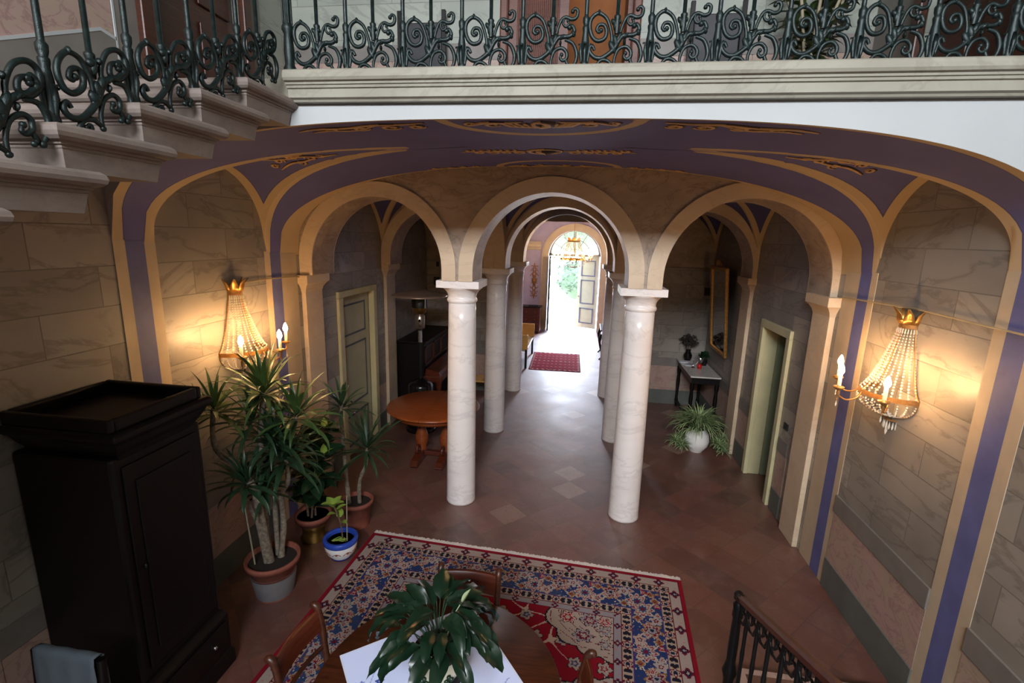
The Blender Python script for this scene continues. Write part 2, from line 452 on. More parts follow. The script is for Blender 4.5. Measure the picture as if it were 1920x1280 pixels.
def archivolt(mb, axis, t, dt, c, r, wdt, zs, st, lo=-99, hi=99, n=40, leg=True):
    P = (lambda u, q, z: (u, q, z)) if axis == 'y' else (lambda u, q, z: (q, u, z))
    cl = lambda u: min(hi, max(lo, u))
    pr = []
    if leg and st > 0: pr.append((-1, 0, zs))
    pr += [(math.cos(PI-PI*i/n), math.sin(PI*i/n), None) for i in range(n+1)]
    if leg and st > 0: pr.append((1, 0, zs))
    vs = []
    for cx, sz, z in pr:
        zi = z if z is not None else zs+st+r*sz; zo = z if z is not None else zs+st+(r+wdt)*sz
        vs += [P(cl(c+cx*r), t, zi), P(cl(c+cx*(r+wdt)), t, zo), P(cl(c+cx*r), t+dt, zi), P(cl(c+cx*(r+wdt)), t+dt, zo)]
    fs = []
    for i in range(len(pr)-1):
        a, b = 4*i, 4*i+4
        fs += [(a, a+1, b+1, b), (a+2, b+2, b+3, a+3), (a+1, a+3, b+3, b+1), (a, b, b+2, a+2)]
    mb.add(vs, fs); return mb

# ---- floor and ground
mb = MB(); mb.box(XL-.3, XR+1.5, -5.2, 16.55, -.12, 0)
struct(mb.build('floor', 'floor'))
mb = MB(); mb.box(-30, 30, 16.56, 60, -.3, -.06)
struct(mb.build('ground', 'gravel'), 'pale gravel forecourt outside the open entrance door')

# ---- outer walls
mb = MB(); wall_cells(mb, 'x', XL-.3, XL, -5.0, 9.1, 0, ZG, [(5.63, 6.59, 0, 2.22)])
struct(mb.build('wall_left', 'wall_marble'))
mb = MB(); wall_cells(mb, 'x', XR, XR+.16, -5.0, 9.1, 0, ZG, [(5.64, 6.39, 0, 2.0)])
struct(mb.build('wall_right', 'wall_marble'))
mb = MB(); wall_cells(mb, 'x', XL-.3, XL, -5.0, 5.1, ZG, 7.2, [(3.22, 4.14, ZG, 6.1)])
struct(mb.build('wall_gallery_left', 'gallery_marble'))
mb = MB(); wall_cells(mb, 'x', XR, XR+.3, -5.0, 5.1, ZG, 7.2, [(3.3, 4.22, ZG, 6.1)])
struct(mb.build('wall_gallery_right', 'gallery_marble'))
mb = MB(); wall_cells(mb, 'y', 4.9, 5.1, XL, XR, ZG, 7.2, [(-.80, .33, ZG, 6.1)])
struct(mb.build('wall_gallery_back', 'gallery_marble'))
mb = MB(); wall_cells(mb, 'y', -5.2, -5.0, XL-.3, XR+.3, 0, 7.2, [(-2.3, 1.9, 5.55, 6.65)])
struct(mb.build('wall_hall', 'hall_ochre'))
mb = MB()
for x0, x1, z0, z1 in ((-2.3, 1.9, 5.55, 5.59), (-2.3, 1.9, 6.61, 6.65), (-2.3, -2.26, 5.55, 6.65), (1.86, 1.9, 5.55, 6.65), (-.22, -.18, 5.55, 6.65)): mb.box(x0, x1, -5.15, -5.1, z0, z1)
struct(mb.build('window_1', 'ivory'))
mb = MB(); mb.box(XL-.3, XR+.3, -5.2, 5.1, 7.2, 7.3); struct(mb.build('ceiling_hall', 'hall_ochre'))
mb = MB(); mb.box(XL-.3, XR+.3, 4.98, 9.6, 3.70, 3.80); struct(mb.build('ceiling_aisles', 'white_plaster'))

mb = MB(); mb.box(-2.3, 1.9, -5.18, -5.16, 5.55, 6.65); struct(mb.build('window_1_sky_block', 'paper'), 'unseen opaque sheet added to keep sky light out of the hall window')  # opaque sheet added behind the daylight area lamp, blocks the sky

# ---- arcades
def side_arches():
    return [(-2.10, .70, .11), ((CL+CR)/2, .766, .11), (1.515, .743, .11)]
for i, y in enumerate(ROWS):
    mb = MB()
    if i < 2: arcade_wall(mb, 'y', y-.22, y+.22, side_arches(), XL, XR, 3.71)
    else: arcade_wall(mb, 'y', y-.20, y+.20, [side_arches()[1]], XL, XR, 3.71)
    struct(mb.build('wall_arcade', 'spandrel_marble'), ['veined marble arcade wall carried by the nearest pair of columns', 'second arcade wall behind the nearest one', 'farthest arcade wall before the entrance hall'][i])
    mb = MB()
    for k, (c, r, st) in enumerate(side_arches()):
        if i == 2 and k != 1: continue
        for t, dt in ((y-.22 if i < 2 else y-.2, -.016), (y+.22 if i < 2 else y+.2, .016)):
            archivolt(mb, 'y', t, dt, c, r, .145, ZS, st, XL, XR)
    struct(mb.build('trim_archivolts', 'archivolt_marble'))
for x in (CL, CR):
    for y0, y1 in zip(ROWS, ROWS[1:]):
        mb = MB(); arcade_wall(mb, 'x', x-.15, x+.15, [((y0+y1)/2, (y1-y0-.44)/2, 0)], y0+.22, y1-.22, 3.71)
        struct(mb.build('wall_aisle', 'archivolt_marble'))
# back walls of the two side aisles
mb = MB(); mb.box(XL, -1.66, 9.1, 9.4, 0, ZS+.01); struct(mb.build('wall_aisle_left_end', 'wall_marble'))
mb = MB(); mb.box(.77, XR, 9.1, 9.4, 0, ZS+.01); struct(mb.build('wall_aisle_right_end', 'wall_marble'))

# ---- the great front vault
HW = (XR-XL)/2; XC = (XR+XL)/2
def prof(y):
    k = min(1, max(0, (y-YF)/(YB-YF))); return 2.9-.15*k, 3.612+.038*k, 3.0-.4*k
def fz(x, y):
    zs, zc, n = prof(y); t = min(1, abs(x-XC)/HW); return zs+(zc-zs)*(max(0, 1-t**n))**(1/n)
LY, LH, LZ, LS = 3.65, .595, 2.905, .064
def lz(x, y):
    q = LH*LH-(y-LY)**2
    if q <= 0: return -9
    t = abs(x-XC)/HW; return 3.6402-.140*t**1.6-LH+math.sqrt(q)
def zc(x, y): return max(fz(x, y), lz(x, y) if abs(x-XC) > .9 else -9)
def groin(y):
    """half-span at which the lunette meets the main vault"""
    if lz(XL, y) <= fz(XL, y)+1e-4: return HW
    lo, hi = .55, HW
    for _ in range(50):
        m = (lo+hi)/2
        if lz(XC+m, y) > fz(XC+m, y): hi = m
        else: lo = m
    return hi
ys = sorted(set([round(v, 5) for v in lin(YF, YB, 60)]+[round(LY+LH*.9999*math.sin(a), 5) for a in lin(-PI/2, PI/2, 80)]))
gx = [groin(y) for y in ys]
gpts = np.array([(s*g, y, fz(XC+g, y)) for y, g in zip(ys, gx) if .72 < g < HW-1e-3 for s in (-1, 1)]+[(s*HW, y, z) for z in lin(2.5, 2.96, 16) for y in (LY-LH, LY+LH) for s in (-1, 1)])
def arc_pts(cy, a, b, sgn): return np.array([(.06*0+a*math.cos(t)+.04, cy+sgn*b*math.sin(t), 0) for t in lin(0, PI, 60)])
ell_f = arc_pts(YF, .54, .46, 1); ell_b = arc_pts(YB, .55, .42, -1)
lun_edge = np.array([(HW, LY+LH*math.cos(a), LZ+LH*math.sin(a)) for a in lin(0, PI, 80)])
def dval(xx, y, z, lun):
    p = np.array((xx, y, z)); t = abs(xx)/HW
    d = np.sqrt(((gpts-p)**2).sum(1)).min()-(.060+.025*t**6 if not lun else .055)
    d = min(d, (y-YF)-(.022+.058*t**3), (YB-y)-(.03+.29*t**6))
    if lun: d = min(d, np.sqrt(((lun_edge-np.array((abs(xx), y, z)))**2).sum(1)).min()-.085)
    else:
        if t < .5:
            for e in (ell_f, ell_b): d = min(d, np.sqrt(((e[:, :2]-p[:2])**2).sum(1)).min()-.036)
    return float(d)
mb = MB()
rows, dv = [], []
n2 = 150
for y, g in zip(ys, gx):
    th = [-1+2*i/n2 for i in range(n2+1)]
    xs = [XC+g*math.sin(PI/2*(.35*q+.65*q**3)) if abs(q) < 1 else XC+g*q for q in th]
    xs = [XC+g*(q*(1.35-.35*abs(q))) for q in th]
    rows.append([(x, y, fz(x, y)) for x in xs]); dv.append([dval(x-XC, y, fz(x, y), False) for x in xs])
mb.grid(rows, True, dv)
for s in (-1, 1):
    rows, dv = [], []
    for y, g in zip(ys, gx):
        if abs(y-LY) > LH: continue
        xs = [XC+s*(HW+(g-HW)*i/26) for i in range(27)]
        rows.append([(x, y, max(fz(x, y), lz(x, y))) for x in xs]); dv.append([dval(x-XC, y, lz(x, y), True) for x in xs])
    mb.grid(rows, True, dv)
struct(mb.build('ceiling', 'vault_paint', fixn=False), 'painted purple cross vault with ochre bands below the gallery')

# ---- balcony edge
mb = MB()
sx_ = lin(XL, XR, 90); vs = []
for x in sx_: vs += [(x, YF, fz(x, YF)), (x, YF, 3.69)]
mb.add(vs, [(2*i, 2*i+2, 2*i+3, 2*i+1) for i in range(len(sx_)-1)])
struct(mb.build('wall_balcony_face', 'white_plaster'), 'white plastered band between balcony cornice and vault')
cp_ = [(YF+.02, 3.83), (2.575, 3.83), (2.556, 3.822), (2.547, 3.806), (2.548, 3.788), (2.56, 3.775), (2.585, 3.77), (2.588, 3.76), (2.602, 3.757), (2.606, 3.746), (2.624, 3.742), (2.628, 3.702), (2.655, 3.695), (2.665, 3.685), (YF+.02, 3.682)]
cp = [(min(YF+.02, 2.628+(y-2.547)*.62), 3+(z-3)*1.028-.013) for y, z in cp_]; cp[0] = (YF+.02, cp[1][1]); cp[-1] = (YF+.02, cp[-2][1])
mb = MB(); mb.prism(cp, 'x', -1.64, XR)
struct(mb.build('trim_balcony_cornice', 'cornice_stone'), 'pale moulded stone cornice along the balcony edge')
mb = MB(); mb.box(XL, XR, YF+.01, 5.0, 3.69, ZG-.002)
struct(mb.build('floor_gallery', 'cornice_stone'))

# ---- painted upright bands on the side walls, dado, baseboard, dado rail
mb = MB(); mb.cur = 0
SEG = []
for s, X, e in ((1, XL, 4.745), (-1, XR, 4.705)):
    for a, b, c in ((YF, 2.825, 0), (2.825, 2.968, 1), (2.968, 3.055, 0), (4.235, 4.316, 0), (4.316, 4.475, 1), (4.475, e, 0)):
        mb.cur = c; mb.box(min(X, X+s*.004), max(X, X+s*.004), a, b, 0, fz(X, (a+b)/2)+.012)
struct(mb.build('trim_wall_bands', ['cream_paint', 'blue_paint']), 'blue painted bands edged in cream on both side walls')
for nm, X, s, segs in (('left', XL, 1, [(-5.0, YF), (3.055, 4.235), (5.28, 5.5), (6.72, 6.96), (7.4, 9.1)]), ('right', XR, -1, [(-5.0, YF), (3.055, 4.235), (5.28, 5.52), (6.5, 6.92), (7.4, 9.1)])):
    A = MB(); B = MB(); D = MB()
    for a, b in segs:
        x = lambda d: (min(X, X+s*d), max(X, X+s*d))
        A.box(*x(.014), a, b, 0, .27); B.box(*x(.016), a, b, .73, .885)
        n = max(1, round((b-a)/.48))
        for i in range(n): D.box(*x(.007), a+(b-a)*i/n+.002, a+(b-a)*(i+1)/n-.002, .27, .73)
    struct(A.build('baseboard_'+nm, 'grey_base', bevel=.003)); struct(B.build('trim_dado_rail_'+nm, 'grey_dado', bevel=.003)); struct(D.build('trim_dado_panels_'+nm, 'pink_marble'))
mb = MB(); mb.box(XL, -1.66, 9.085, 9.1, 0, .27).box(.77, XR, 9.085, 9.1, 0, .27); struct(mb.build('baseboard_back', 'grey_base'))
mb = MB(); mb.box(XL, -1.66, 9.092, 9.1, .27, .73).box(.77, XR, 9.092, 9.1, .27, .73); struct(mb.build('trim_dado_panels_back', 'pink_marble'))
mb = MB(); mb.box(XL, -1.66, 9.084, 9.1, .73, .885).box(.77, XR, 9.084, 9.1, .73, .885); struct(mb.build('trim_dado_rail_back', 'grey_dado'))

# ---- small groin vaults of the bays
def groin_bay(x0, x1, y0, y1, zs, zt, N=28):
    mb = MB(); cx, cy, hx, hy = (x0+x1)/2, (y0+y1)/2, (x1-x0)/2, (y1-y0)/2
    us = [math.sin(PI/2*(-1+2*i/(2*N))) for i in range(2*N+1)]
    f = lambda u, v: zs+(zt-zs)*max(math.sqrt(max(0, 1-u*u)), math.sqrt(max(0, 1-v*v)))
    P = [[(cx+hx*u, cy+hy*v, f(u, v)) for u in us] for v in us]
    n = 2*N+1; fs = []
    for i in range(2*N):
        for j in range(2*N):
            a, b, c, d = i*n+j, i*n+j+1, (i+1)*n+j+1, (i+1)*n+j
            if (i < N) == (j < N): fs += [(a, b, c), (a, c, d)]
            else: fs += [(a, b, d), (b, c, d)]
    mb.add([p for r in P for p in r], fs, True)
    for i, v in enumerate(us):
        for j, u in enumerate(us):
            d = min(abs(abs(u)-abs(v))*.72*min(hx, hy)-.045, (1-abs(u))*hx-.055, (1-abs(v))*hy-.055); mb.d[i*n+j] = d
    return mb.build('ceiling_bay', 'bay_paint', fixn=False)
for y0, y1 in zip(ROWS, ROWS[1:]):
    for x0, x1 in ((XL, CL-.12), (CL+.12, CR-.12), (CR+.12, XR)):
        struct(groin_bay(x0, x1, y0+.2, y1-.18, ZS+.08, 3.56), 'small groin vault painted blue with cream ribs')

# ---- columns and wall pilasters
def column(x, y, label):
    t = thing('column', label, 'column', (x, y, 0), 0, 'white marble columns of the arcades')
    p = [(.166, 0), (.166, .02), (.163, .05)]+[(.163-.018*k**1.4, .05+2.27*k) for k in lin(.1, 1, 10)]
    m = MB(); m.lathe(p, 40); m.build('shaft', 'column_marble', t, weld=True)
    m = MB(); m.lathe([(.145, 2.30), (.158, 2.315), (.162, 2.33), (.158, 2.345), (.150, 2.352), (.150, 2.375), (.158, 2.40), (.178, 2.43), (.202, 2.452), (.215, 2.462), (.215, 2.47)], 40)
    m.box(-.222, .222, -.222, .222, 2.47, ZS); m.build('capital', 'column_marble', t)
    return t
nm = ['nearest to the rug', 'second back from the rug', 'third back and farthest from the rug']
for i, y in enumerate(ROWS):
    column(CL, y, 'white marble column on the left of the aisle, %s' % nm[i])
    column(CR, y, 'white marble column on the right of the aisle, %s' % nm[i])
def pilaster(X, s, y, label):
    t = thing('pilaster', label, 'pilaster', (X, y, 0), 0, 'flat pilasters against the side walls')
    m = MB(); x0, x1 = min(0, s*.05), max(0, s*.05)
    m.box(x0, x1, -.17, .17, 0, 2.38); m.build('shaft', 'archivolt_marble', t, bevel=.004)
    m = MB(); stack(m, x0, x1, -.17, .17, [(.0, 2.36), (.012, 2.40), (.035, 2.435), (.06, 2.46), (.06, ZS)])
    m.v = [(max(a, 0) if s > 0 else min(a, 0), b, c) for a, b, c in m.v]; m.build('capital', 'archivolt_marble', t)
for i, y in enumerate(ROWS[:2]):
    pilaster(XL, 1, y-(.06 if i == 0 else 0), ['cream pilaster on the left wall beside the tall yucca plants', 'cream pilaster on the left wall beyond the green panelled door'][i])
    pilaster(XR, -1, y-(.10 if i == 0 else .03), ['cream pilaster on the right wall between blue band and open door', 'cream pilaster on the right wall beside the spider plant'][i])

# ---- entrance hall beyond the columns
HL, HR = -2.5, 1.9
mb = MB(); mb.box(HL-.2, HL, 9.4, 16.5, 0, 4.3); struct(mb.build('wall_entrance_left', 'lavender'))
mb = MB(); mb.box(HR, HR+.2, 9.4, 16.5, 0, 4.3); struct(mb.build('wall_entrance_right', 'lavender'))
mb = MB(); mb.box(HL-.2, HR+.2, 9.42, 16.6, 4.3, 4.4); struct(mb.build('ceiling_entrance_roof', 'white_plaster'))
mb = MB(); wall_cells(mb, 'y', 9.42, 9.5, HL-.2, HR+.2, 3.3, 4.3); struct(mb.build('wall_entrance_lintel', 'ivory'))
mb = MB(); arcade_wall(mb, 'y', 16.0, 16.62, [(-.25, .84, 2.40)], HL, HR, 4.3, 0)
struct(mb.build('wall_entrance', 'lavender'))
mb = MB(); archivolt(mb, 'y', 16.0, -.03, -.25, .84, .20, 0, 2.40); archivolt(mb, 'y', 15.97, -.02, -.25, 1.0, .06, 0, 2.40); struct(mb.build('trim_entrance_arch', 'ivory'))
mb = MB(); rows = []
for i in range(41):
    a = PI*i/40; rows.append([((HL+HR)/2-(HR-HL)/2*math.cos(a), y, 2.9+1.1*math.sin(a)) for y in lin(9.42, 16.0, 20)])
mb.grid(rows); struct(mb.build('ceiling_entrance', 'ivory'))
mb = MB()
for a0, a1, y0, y1 in ((.25, .75, 9.8, 12.6), (.25, .75, 12.9, 15.7), (PI-.75, PI-.25, 9.8, 12.6), (PI-.75, PI-.25, 12.9, 15.7), (1.0, 2.14, 9.8, 15.7)):
    rows = [[((HL+HR)/2-((HR-HL)/2-.006)*math.cos(a), y, 2.9+1.093*math.sin(a)) for y in (y0, y1)] for a in lin(a0, a1, 12)]
    mb.grid(rows)
struct(mb.build('trim_ceiling_panels', 'lavender'))
mb = MB()
pr = [(0, 2.6), (.03, 2.62), (.03, 2.66), (.06, 2.72), (.06, 2.78), (.11, 2.84), (.12, 2.88), (0, 2.88)]
mb.prism([(HL+a, z) for a, z in pr], 'y', 9.5, 16.0).prism([(HR-a, z) for a, z in pr], 'y', 9.5, 16.0)
mb.prism([(16.0-a, z) for a, z in pr], 'x', HL, -1.33).prism([(16.0-a, z) for a, z in pr], 'x', .83, HR)
struct(mb.build('trim_entrance_cornice', 'ivory'))

# ================================================================== STAIRS AND BALUSTRADES
RUN, RISE, NS = .31, .134, 15
def step_y(k): return 2.324-RUN*k
def step_z(k): return 3.71-RISE*k
t = thing('staircase', 'pale stone stair flight rising along the left wall to the gallery', 'staircase', (XL, 2.3, 3.7))
for k in range(NS):
    y, z = step_y(k)-2.3, step_z(k)-3.7; m = MB()
    stack(m, .05, -1.63-XL, y, y+.44, [(-.045, z-.138), (-.034, z-.074), (-.030, z-.070), (-.030, z-.062), (-.022, z-.060), (-.020, z-.052), (-.004, z-.048), (.006, z-.038), (.010, z-.025), (.006, z-.010), (-.006, z)])
    m.build('step', 'step_stone', t)
m = MB()   # solid masonry under the flight along the wall
pts = [(-RUN*NS, -RISE*NS-.14), (.44, -.11), (.44, -.14), (-RUN*NS, -RISE*NS-.26)]
m.prism(pts, 'x', .016, .35); m.build('soffit', 'step_stone', t)

# ---- one cast iron unit: post, rod and scroll panel (u along the run, z up), drawn at 1 : 2000
K = .0005
def q(pts, m=7): return spline([(a*K, b*K) for a, b in pts], m)
STROKES = [
 (q([(95, 175), (70, 215), (45, 190), (60, 145), (110, 105), (180, 105), (280, 175), (360, 292), (470, 305), (520, 350), (495, 400), (470, 385)]), .0105),
 (q([(255, 150), (262, 260), (245, 350), (200, 455), (120, 505), (55, 465), (38, 390), (65, 300), (120, 258), (185, 275), (205, 335), (180, 395), (130, 400), (108, 360), (130, 335), (150, 352)]), .0095),
 (q([(335, 290), (352, 370), (385, 450), (430, 478), (490, 458), (535, 475), (545, 530), (515, 552), (495, 528)]), .0085),
 (q([(415, 470), (405, 425), (432, 395), (462, 412), (452, 445)]), .0065),
 (q([(430, 275), (510, 240), (552, 150), (545, 70), (500, 5)]), .0095),
 (q([(300, 0), (297, 90), (330, 175), (400, 200), (450, 160), (452, 105), (415, 85), (390, 110), (402, 140)]), .0085),
 (q([(440, 110), (455, 70), (470, 35), (450, 20)]), .008),
 (q([(130, 0), (128, 40), (170, 82), (230, 75), (280, 30), (300, 0)]), .0085),
 (q([(180, 0), (215, 15), (205, 45), (180, 35)]), .007)]
LEAVES = [((270, 200), .016, .035, .5), ((300, 250), .015, .034, .3), ((330, 285), .014, .03, -.4), ((125, 512), .008, .014, 0), ((400, 300), .011, .02, -1.0), ((385, 245), .007, .014, 0), ((290, 395), .013, .03, 0), ((270, 420), .012, .02, .6), ((330, 425), .008, .012, 0), ((512, 330), .012, .018, .3)]
def panel_mesh(P, nx):
    m = MB()
    for pts, r in STROKES:
        N = len(pts); m.tube([P(a, b) for a, b in pts], [r*(.75+.35*math.sin(PI*i/(N-1))) for i in range(N)], 7)
        m.ell(P(*pts[-1]), r*1.25, r*1.25, r*1.25, 7, 5)
    for (a, b), w_, h, rot in LEAVES:
        c = Vector(P(a*K, b*K)); e = .004
        U = (Vector(P(a*K+e, b*K))-c)/e; V = (Vector(P(a*K, b*K+e))-c)/e
        ax = U*math.cos(rot)+V*math.sin(rot); ay = V*math.cos(rot)-U*math.sin(rot); az = Vector(nx)
        s0 = len(m.v); m.ell((0, 0, 0), 1, 1, 1, 8, 6)
        for i in range(s0, len(m.v)):
            x, y, z = m.v[i]; m.v[i] = tuple(c+ax*(x*w_)+ay*(y*h)+az*(z*.013))
    return m
def post_mesh(h):
    m = MB(); m.lathe([(.020, 0), (.022, .015), (.015, .05), (.0185, .10), (.0195, .13), (.014, .17), (.0165, .185), (.0165, .195), (.012, .20), (.0165, .215), (.0175, .235), (.010, .246), (.0105, .25), (.0092, h-.1), (.0125, h-.09), (.0092, h-.08), (.011, h)], 12)
    for a in range(4):      # acanthus at the foot
        c, s_ = math.cos(a*PI/2), math.sin(a*PI/2)
        m.tube([(c*.013, s_*.013, .02), (c*.021, s_*.021, .08), (c*.019, s_*.019, .12), (c*.034, s_*.034, .115)], [.006, .010, .008, .005], 6)
    return m
def rod_mesh(h):
    m = MB(); m.lathe([(.011, .16), (.0145, .19), (.012, .22), (.0165, .232), (.0165, .24), (.0095, .246), (.0092, h)], 10); return m
# along the balcony
H = .96
t = thing('balustrade', 'dark green cast iron scrollwork balustrade along the gallery edge', 'balustrade', (-1.63, 2.72, ZG+.005))
pm = post_mesh(H).build('post', 'iron_green', t); rm = rod_mesh(H).build('rod', 'iron_green', t)
sp = panel_mesh(lambda a, b: (a, 0, b+.002), (0, 1, 0)).build('scroll_panel', 'iron_green', t)
n = 13; P = .3165; first = True; X0 = .0
def put(src, loc):
    o = src.copy(); COL.objects.link(o); o.parent = t; o.location = loc; return o
for i in range(n):
    x = X0+P*i
    if x > XR+1.63-.04: break
    if i == 0:
        pass
    for src, dx in ((pm, 0), (rm, .152), (sp, 0)):
        if x+dx > XR+1.63-.03 or (src is sp and x+.28 > XR+1.63): continue
        if i == 0 and src is pm: continue
        if i == 1 and src is pm: src.location = (x, 0, 0)
        elif i == 0: src.location = (dx, 0, 0)
        else: put(src, (x+dx, 0, 0))
m = MB(); m.lathe([(.034, 0), (.034, .03), (.025, .05), (.028, .12), (.022, .2), (.032, .22), (.032, .235), (.024, .25), (.021, .9), (.034, .95), (.034, H+.06), (.015, H+.1)], 14)
for a in range(8):
    c, s_ = math.cos(a*PI/4), math.sin(a*PI/4); m.tube([(c*.023, s_*.023, .25), (c*.021, s_*.021, .6), (c*.02, s_*.02, .88)], .004, 5)
m.build('newel_post', 'iron_green', t, loc=(-.015, 0, 0))
m = MB(); m.box(-.03, XR+1.63, -.03, .03, H, H+.05); m.build('handrail', 'mahogany', t, bevel=.012)
# down the stair flight
SL = RISE/RUN
t = thing('balustrade', 'dark green cast iron scrollwork balustrade on the stone stair ends', 'balustrade', (-1.70, 2.324, 3.71))
pm = post_mesh(H).build('post', 'iron_green', t); rm = rod_mesh(H).build('rod', 'iron_green', t)
keep = STROKES[:]
STROKES[2:4] = [(q([(340, 290), (345, 380), (400, 470), (480, 480), (540, 420), (535, 330), (470, 290), (410, 330), (420, 390), (470, 395), (480, 360)]), .0095)]
sp = panel_mesh(lambda a, b: (0, a, b-.045+SL*a), (1, 0, 0)).build('scroll_panel', 'iron_green', t)
for k in range(NS):
    y, z = step_y(k)-2.324+.05, step_z(k)-3.71
    for src, loc in ((pm, (0, y, z)), (rm, (0, y+.155, z+.02)), (sp, (.02, y, z))):
        if k == 0: src.location = loc
        else: put(src, loc)
m = MB(); a = (0, -RUN*NS, -RISE*NS+H); b = (0, .3, .13+H)
m.tube([a, b], .03, 10); m.build('handrail', 'mahogany', t)

# ---- lower flight: first steps, newel and railing at the bottom right
t = thing('staircase', 'lowest tiled stair steps behind the dark newel at bottom right', 'staircase', (1.2, 2.9, 0))
for k in range(4):
    m = MB(); y1 = .12-RUN*k; z = RISE*(k+1)
    pl = [(.06, y1), (.02, y1-.02), (.0, y1-.07), (0, y1-.5), (XR-1.225, y1-.5), (XR-1.225, y1)]
    m.prism(pl, 'z', 0, z); m.build('step', 'pink_marble', t, bevel=.006)
    m = MB(); m.box(.06, XR-1.26, y1-.44, y1-.05, z, z+.004); m.build('tread_tile', 'floor', t)
t = thing('balustrade', 'black iron stair railing with wooden handrail at bottom right', 'balustrade', (1.10, 2.83, 0))
m = MB(); m.lathe([(.05, 0), (.05, .05), (.034, .08), (.03, .2), (.036, .24), (.046, .28), (.036, .32), (.028, .36), (.030, .5), (.026, .68), (.034, .70), (.03, .74), (.034, .78), (.02, .80)], 16)
m.build('newel_post', 'black_iron', t)
m = MB(); m.tube(spline([(0, .045, .79), (0, .03, .825), (0, -.02, .84), (0, -.08, .855)], 6), [.02]*7+[.03]*6+[.034]*6, 10); m.build('finial', 'dark_walnut', t)
m = MB(); pr = [(-.032, -.012), (-.028, .012), (-.012, .024), (.012, .024), (.028, .012), (.032, -.012), (.02, -.026), (-.02, -.026)]
L0, L1 = -.03, -2.2
vs = [(a, L0, b+.835+.432*.03) for a, b in pr]+[(a, L1, b+.835-.432*L1) for a, b in pr]
m.add(vs, [tuple(range(8)), tuple(range(15, 7, -1))]+[(i, (i+1) % 8, 8+(i+1) % 8, 8+i) for i in range(8)]); m.build('handrail', 'mahogany', t)
bal = curl = None
for i in range(13):
    y = -.15-.155*i; zt = .80-.432*y; zb = max(0, RISE*math.floor((-y-.1)/RUN+1))*0
    if bal is None:
        m = MB(); m.lathe([(.016, 0), (.018, .05), (.013, .1), (.011, .5), (.014, .56), (.011, .6), (.0125, .80-.432*y-.155*0)], 10); bal = m.build('baluster', 'black_iron', t, loc=(0, y, 0))
        m = MB()
        for sgn in (-1, 1):
            m.tube([(0, sgn*.035+.03*math.cos(a), -.06+.03*math.sin(a)) for a in lin(0, 4.6, 14)], .0075, 6)
        m.tube([(0, -.075, .0), (0, -.03, -.11), (0, .03, -.13), (0, .07, -.09)], .008, 6)
        m.ell((0, 0, -.02), .012, .02, .03)
        curl = m.build('scroll', 'black_iron', t, loc=(0, y+.0775, zt-.0325))
    else:
        o = put(bal, (0, y, .432*.155*i)); o = put(curl, (0, y+.0775, zt-.0325))

# ================================================================== DOORS
def panel_door(parent, w_, h, mat, line, panels, th=.045, frame_lines=True):
    """leaf in local x (width), z up, thickness y in [-th,0], face at -y"""
    m = MB(); m.box(0, w_, -th, 0, 0, h); leaf = m.build('leaf', mat, parent, bevel=.003)
    for x0, x1, z0, z1 in panels:
        m = MB(); a, b = x0*w_, x1*w_; e = .022
        for q0 in ((a, b, z0*h, z0*h+e), (a, b, z1*h-e, z1*h), (a, a+e, z0*h+e, z1*h-e), (b-e, b, z0*h+e, z1*h-e)): m.box(q0[0], q0[1], -th-.006, -th+.004, q0[2], q0[3])
        o = m.build('panel_moulding', line, parent); o.location = leaf.location
    return leaf
# left green door
t = thing('door', 'closed grey green panelled door in the left wall behind the yuccas', 'door', (XL, 6.11, 0), PI/2)   # local x -> +y, local -y -> +x
panel_holder = []
m = MB(); m.box(-.45, .45, .055, .10, .0, 2.2); m.build('leaf', 'door_green', t, bevel=.003)
for z0, z1 in ((1.66, 2.08), (.70, 1.54), (.12, .56)):
    m = MB(); e = .024
    for a in ((-.33, .33, z0, z0+e), (-.33, .33, z1-e, z1), (-.33, -.33+e, z0, z1), (.33-e, .33, z0, z1)): m.box(a[0], a[1], .048, .06, a[2], a[3])
    m.build('panel_moulding', 'door_line', t)
m = MB()
for a in ((-.56, -.45, 0, 2.2), (.45, .56, 0, 2.2), (-.56, .56, 2.2, 2.28)): m.box(a[0], a[1], -.035, .05, a[2], a[3])
m.build('frame', 'door_frame_green', t, bevel=.008)
m = MB(); m.ell((-.37, .03, 1.02), .02, .03, .02).tube([(-.37, .035, 1.02), (-.37, .055, 1.02)], .01); m.build('handle', 'brass', t)
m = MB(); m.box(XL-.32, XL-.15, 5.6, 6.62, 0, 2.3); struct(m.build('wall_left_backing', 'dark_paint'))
# right door: open into a dark room
t = thing('door', 'open grey green panelled door in the right wall beside the light switch', 'door', (XR, 6.015, 0), -PI/2)  # local x -> -y, local -y -> -x
m = MB()
for a in ((-.445, -.355, 0, 1.985), (.355, .445, 0, 1.985), (-.445, .445, 1.985, 2.08)): m.box(a[0], a[1], -.035, .02, a[2], a[3])
for a in ((-.385, -.372, 0, 2.0), (.372, .385, 0, 2.0), (-.375, .375, 1.99, 2.004)): m.box(a[0], a[1], 0, .17, a[2], a[3])
m.build('frame', 'door_frame_green', t, bevel=.006)
m = MB(); m.box(-.365, -.32, .165, .72, .02, 1.98); m.build('leaf', 'door_leaf_green', t, bevel=.003)
for z0, z1 in ((1.48, 1.86), (.62, 1.38), (.12, .5)):
    m = MB(); e = .022
    for a in ((.24, .62, z0, z0+e), (.24, .62, z1-e, z1), (.24, .24+e, z0, z1), (.62-e, .62, z0, z1)): m.box(-.325, -.314, a[0], a[1], a[2], a[3])
    m.build('panel_moulding', 'door_line', t)
m = MB(); wall_cells(m, 'x', 3.7, 3.8, 5.2, 6.8, 0, 2.6); m.box(XR+.16, 3.7, 5.2, 5.3, 0, 2.6).box(XR+.16, 3.7, 6.7, 6.8, 0, 2.6).box(XR+.16, 3.8, 5.2, 6.8, 2.5, 2.6)
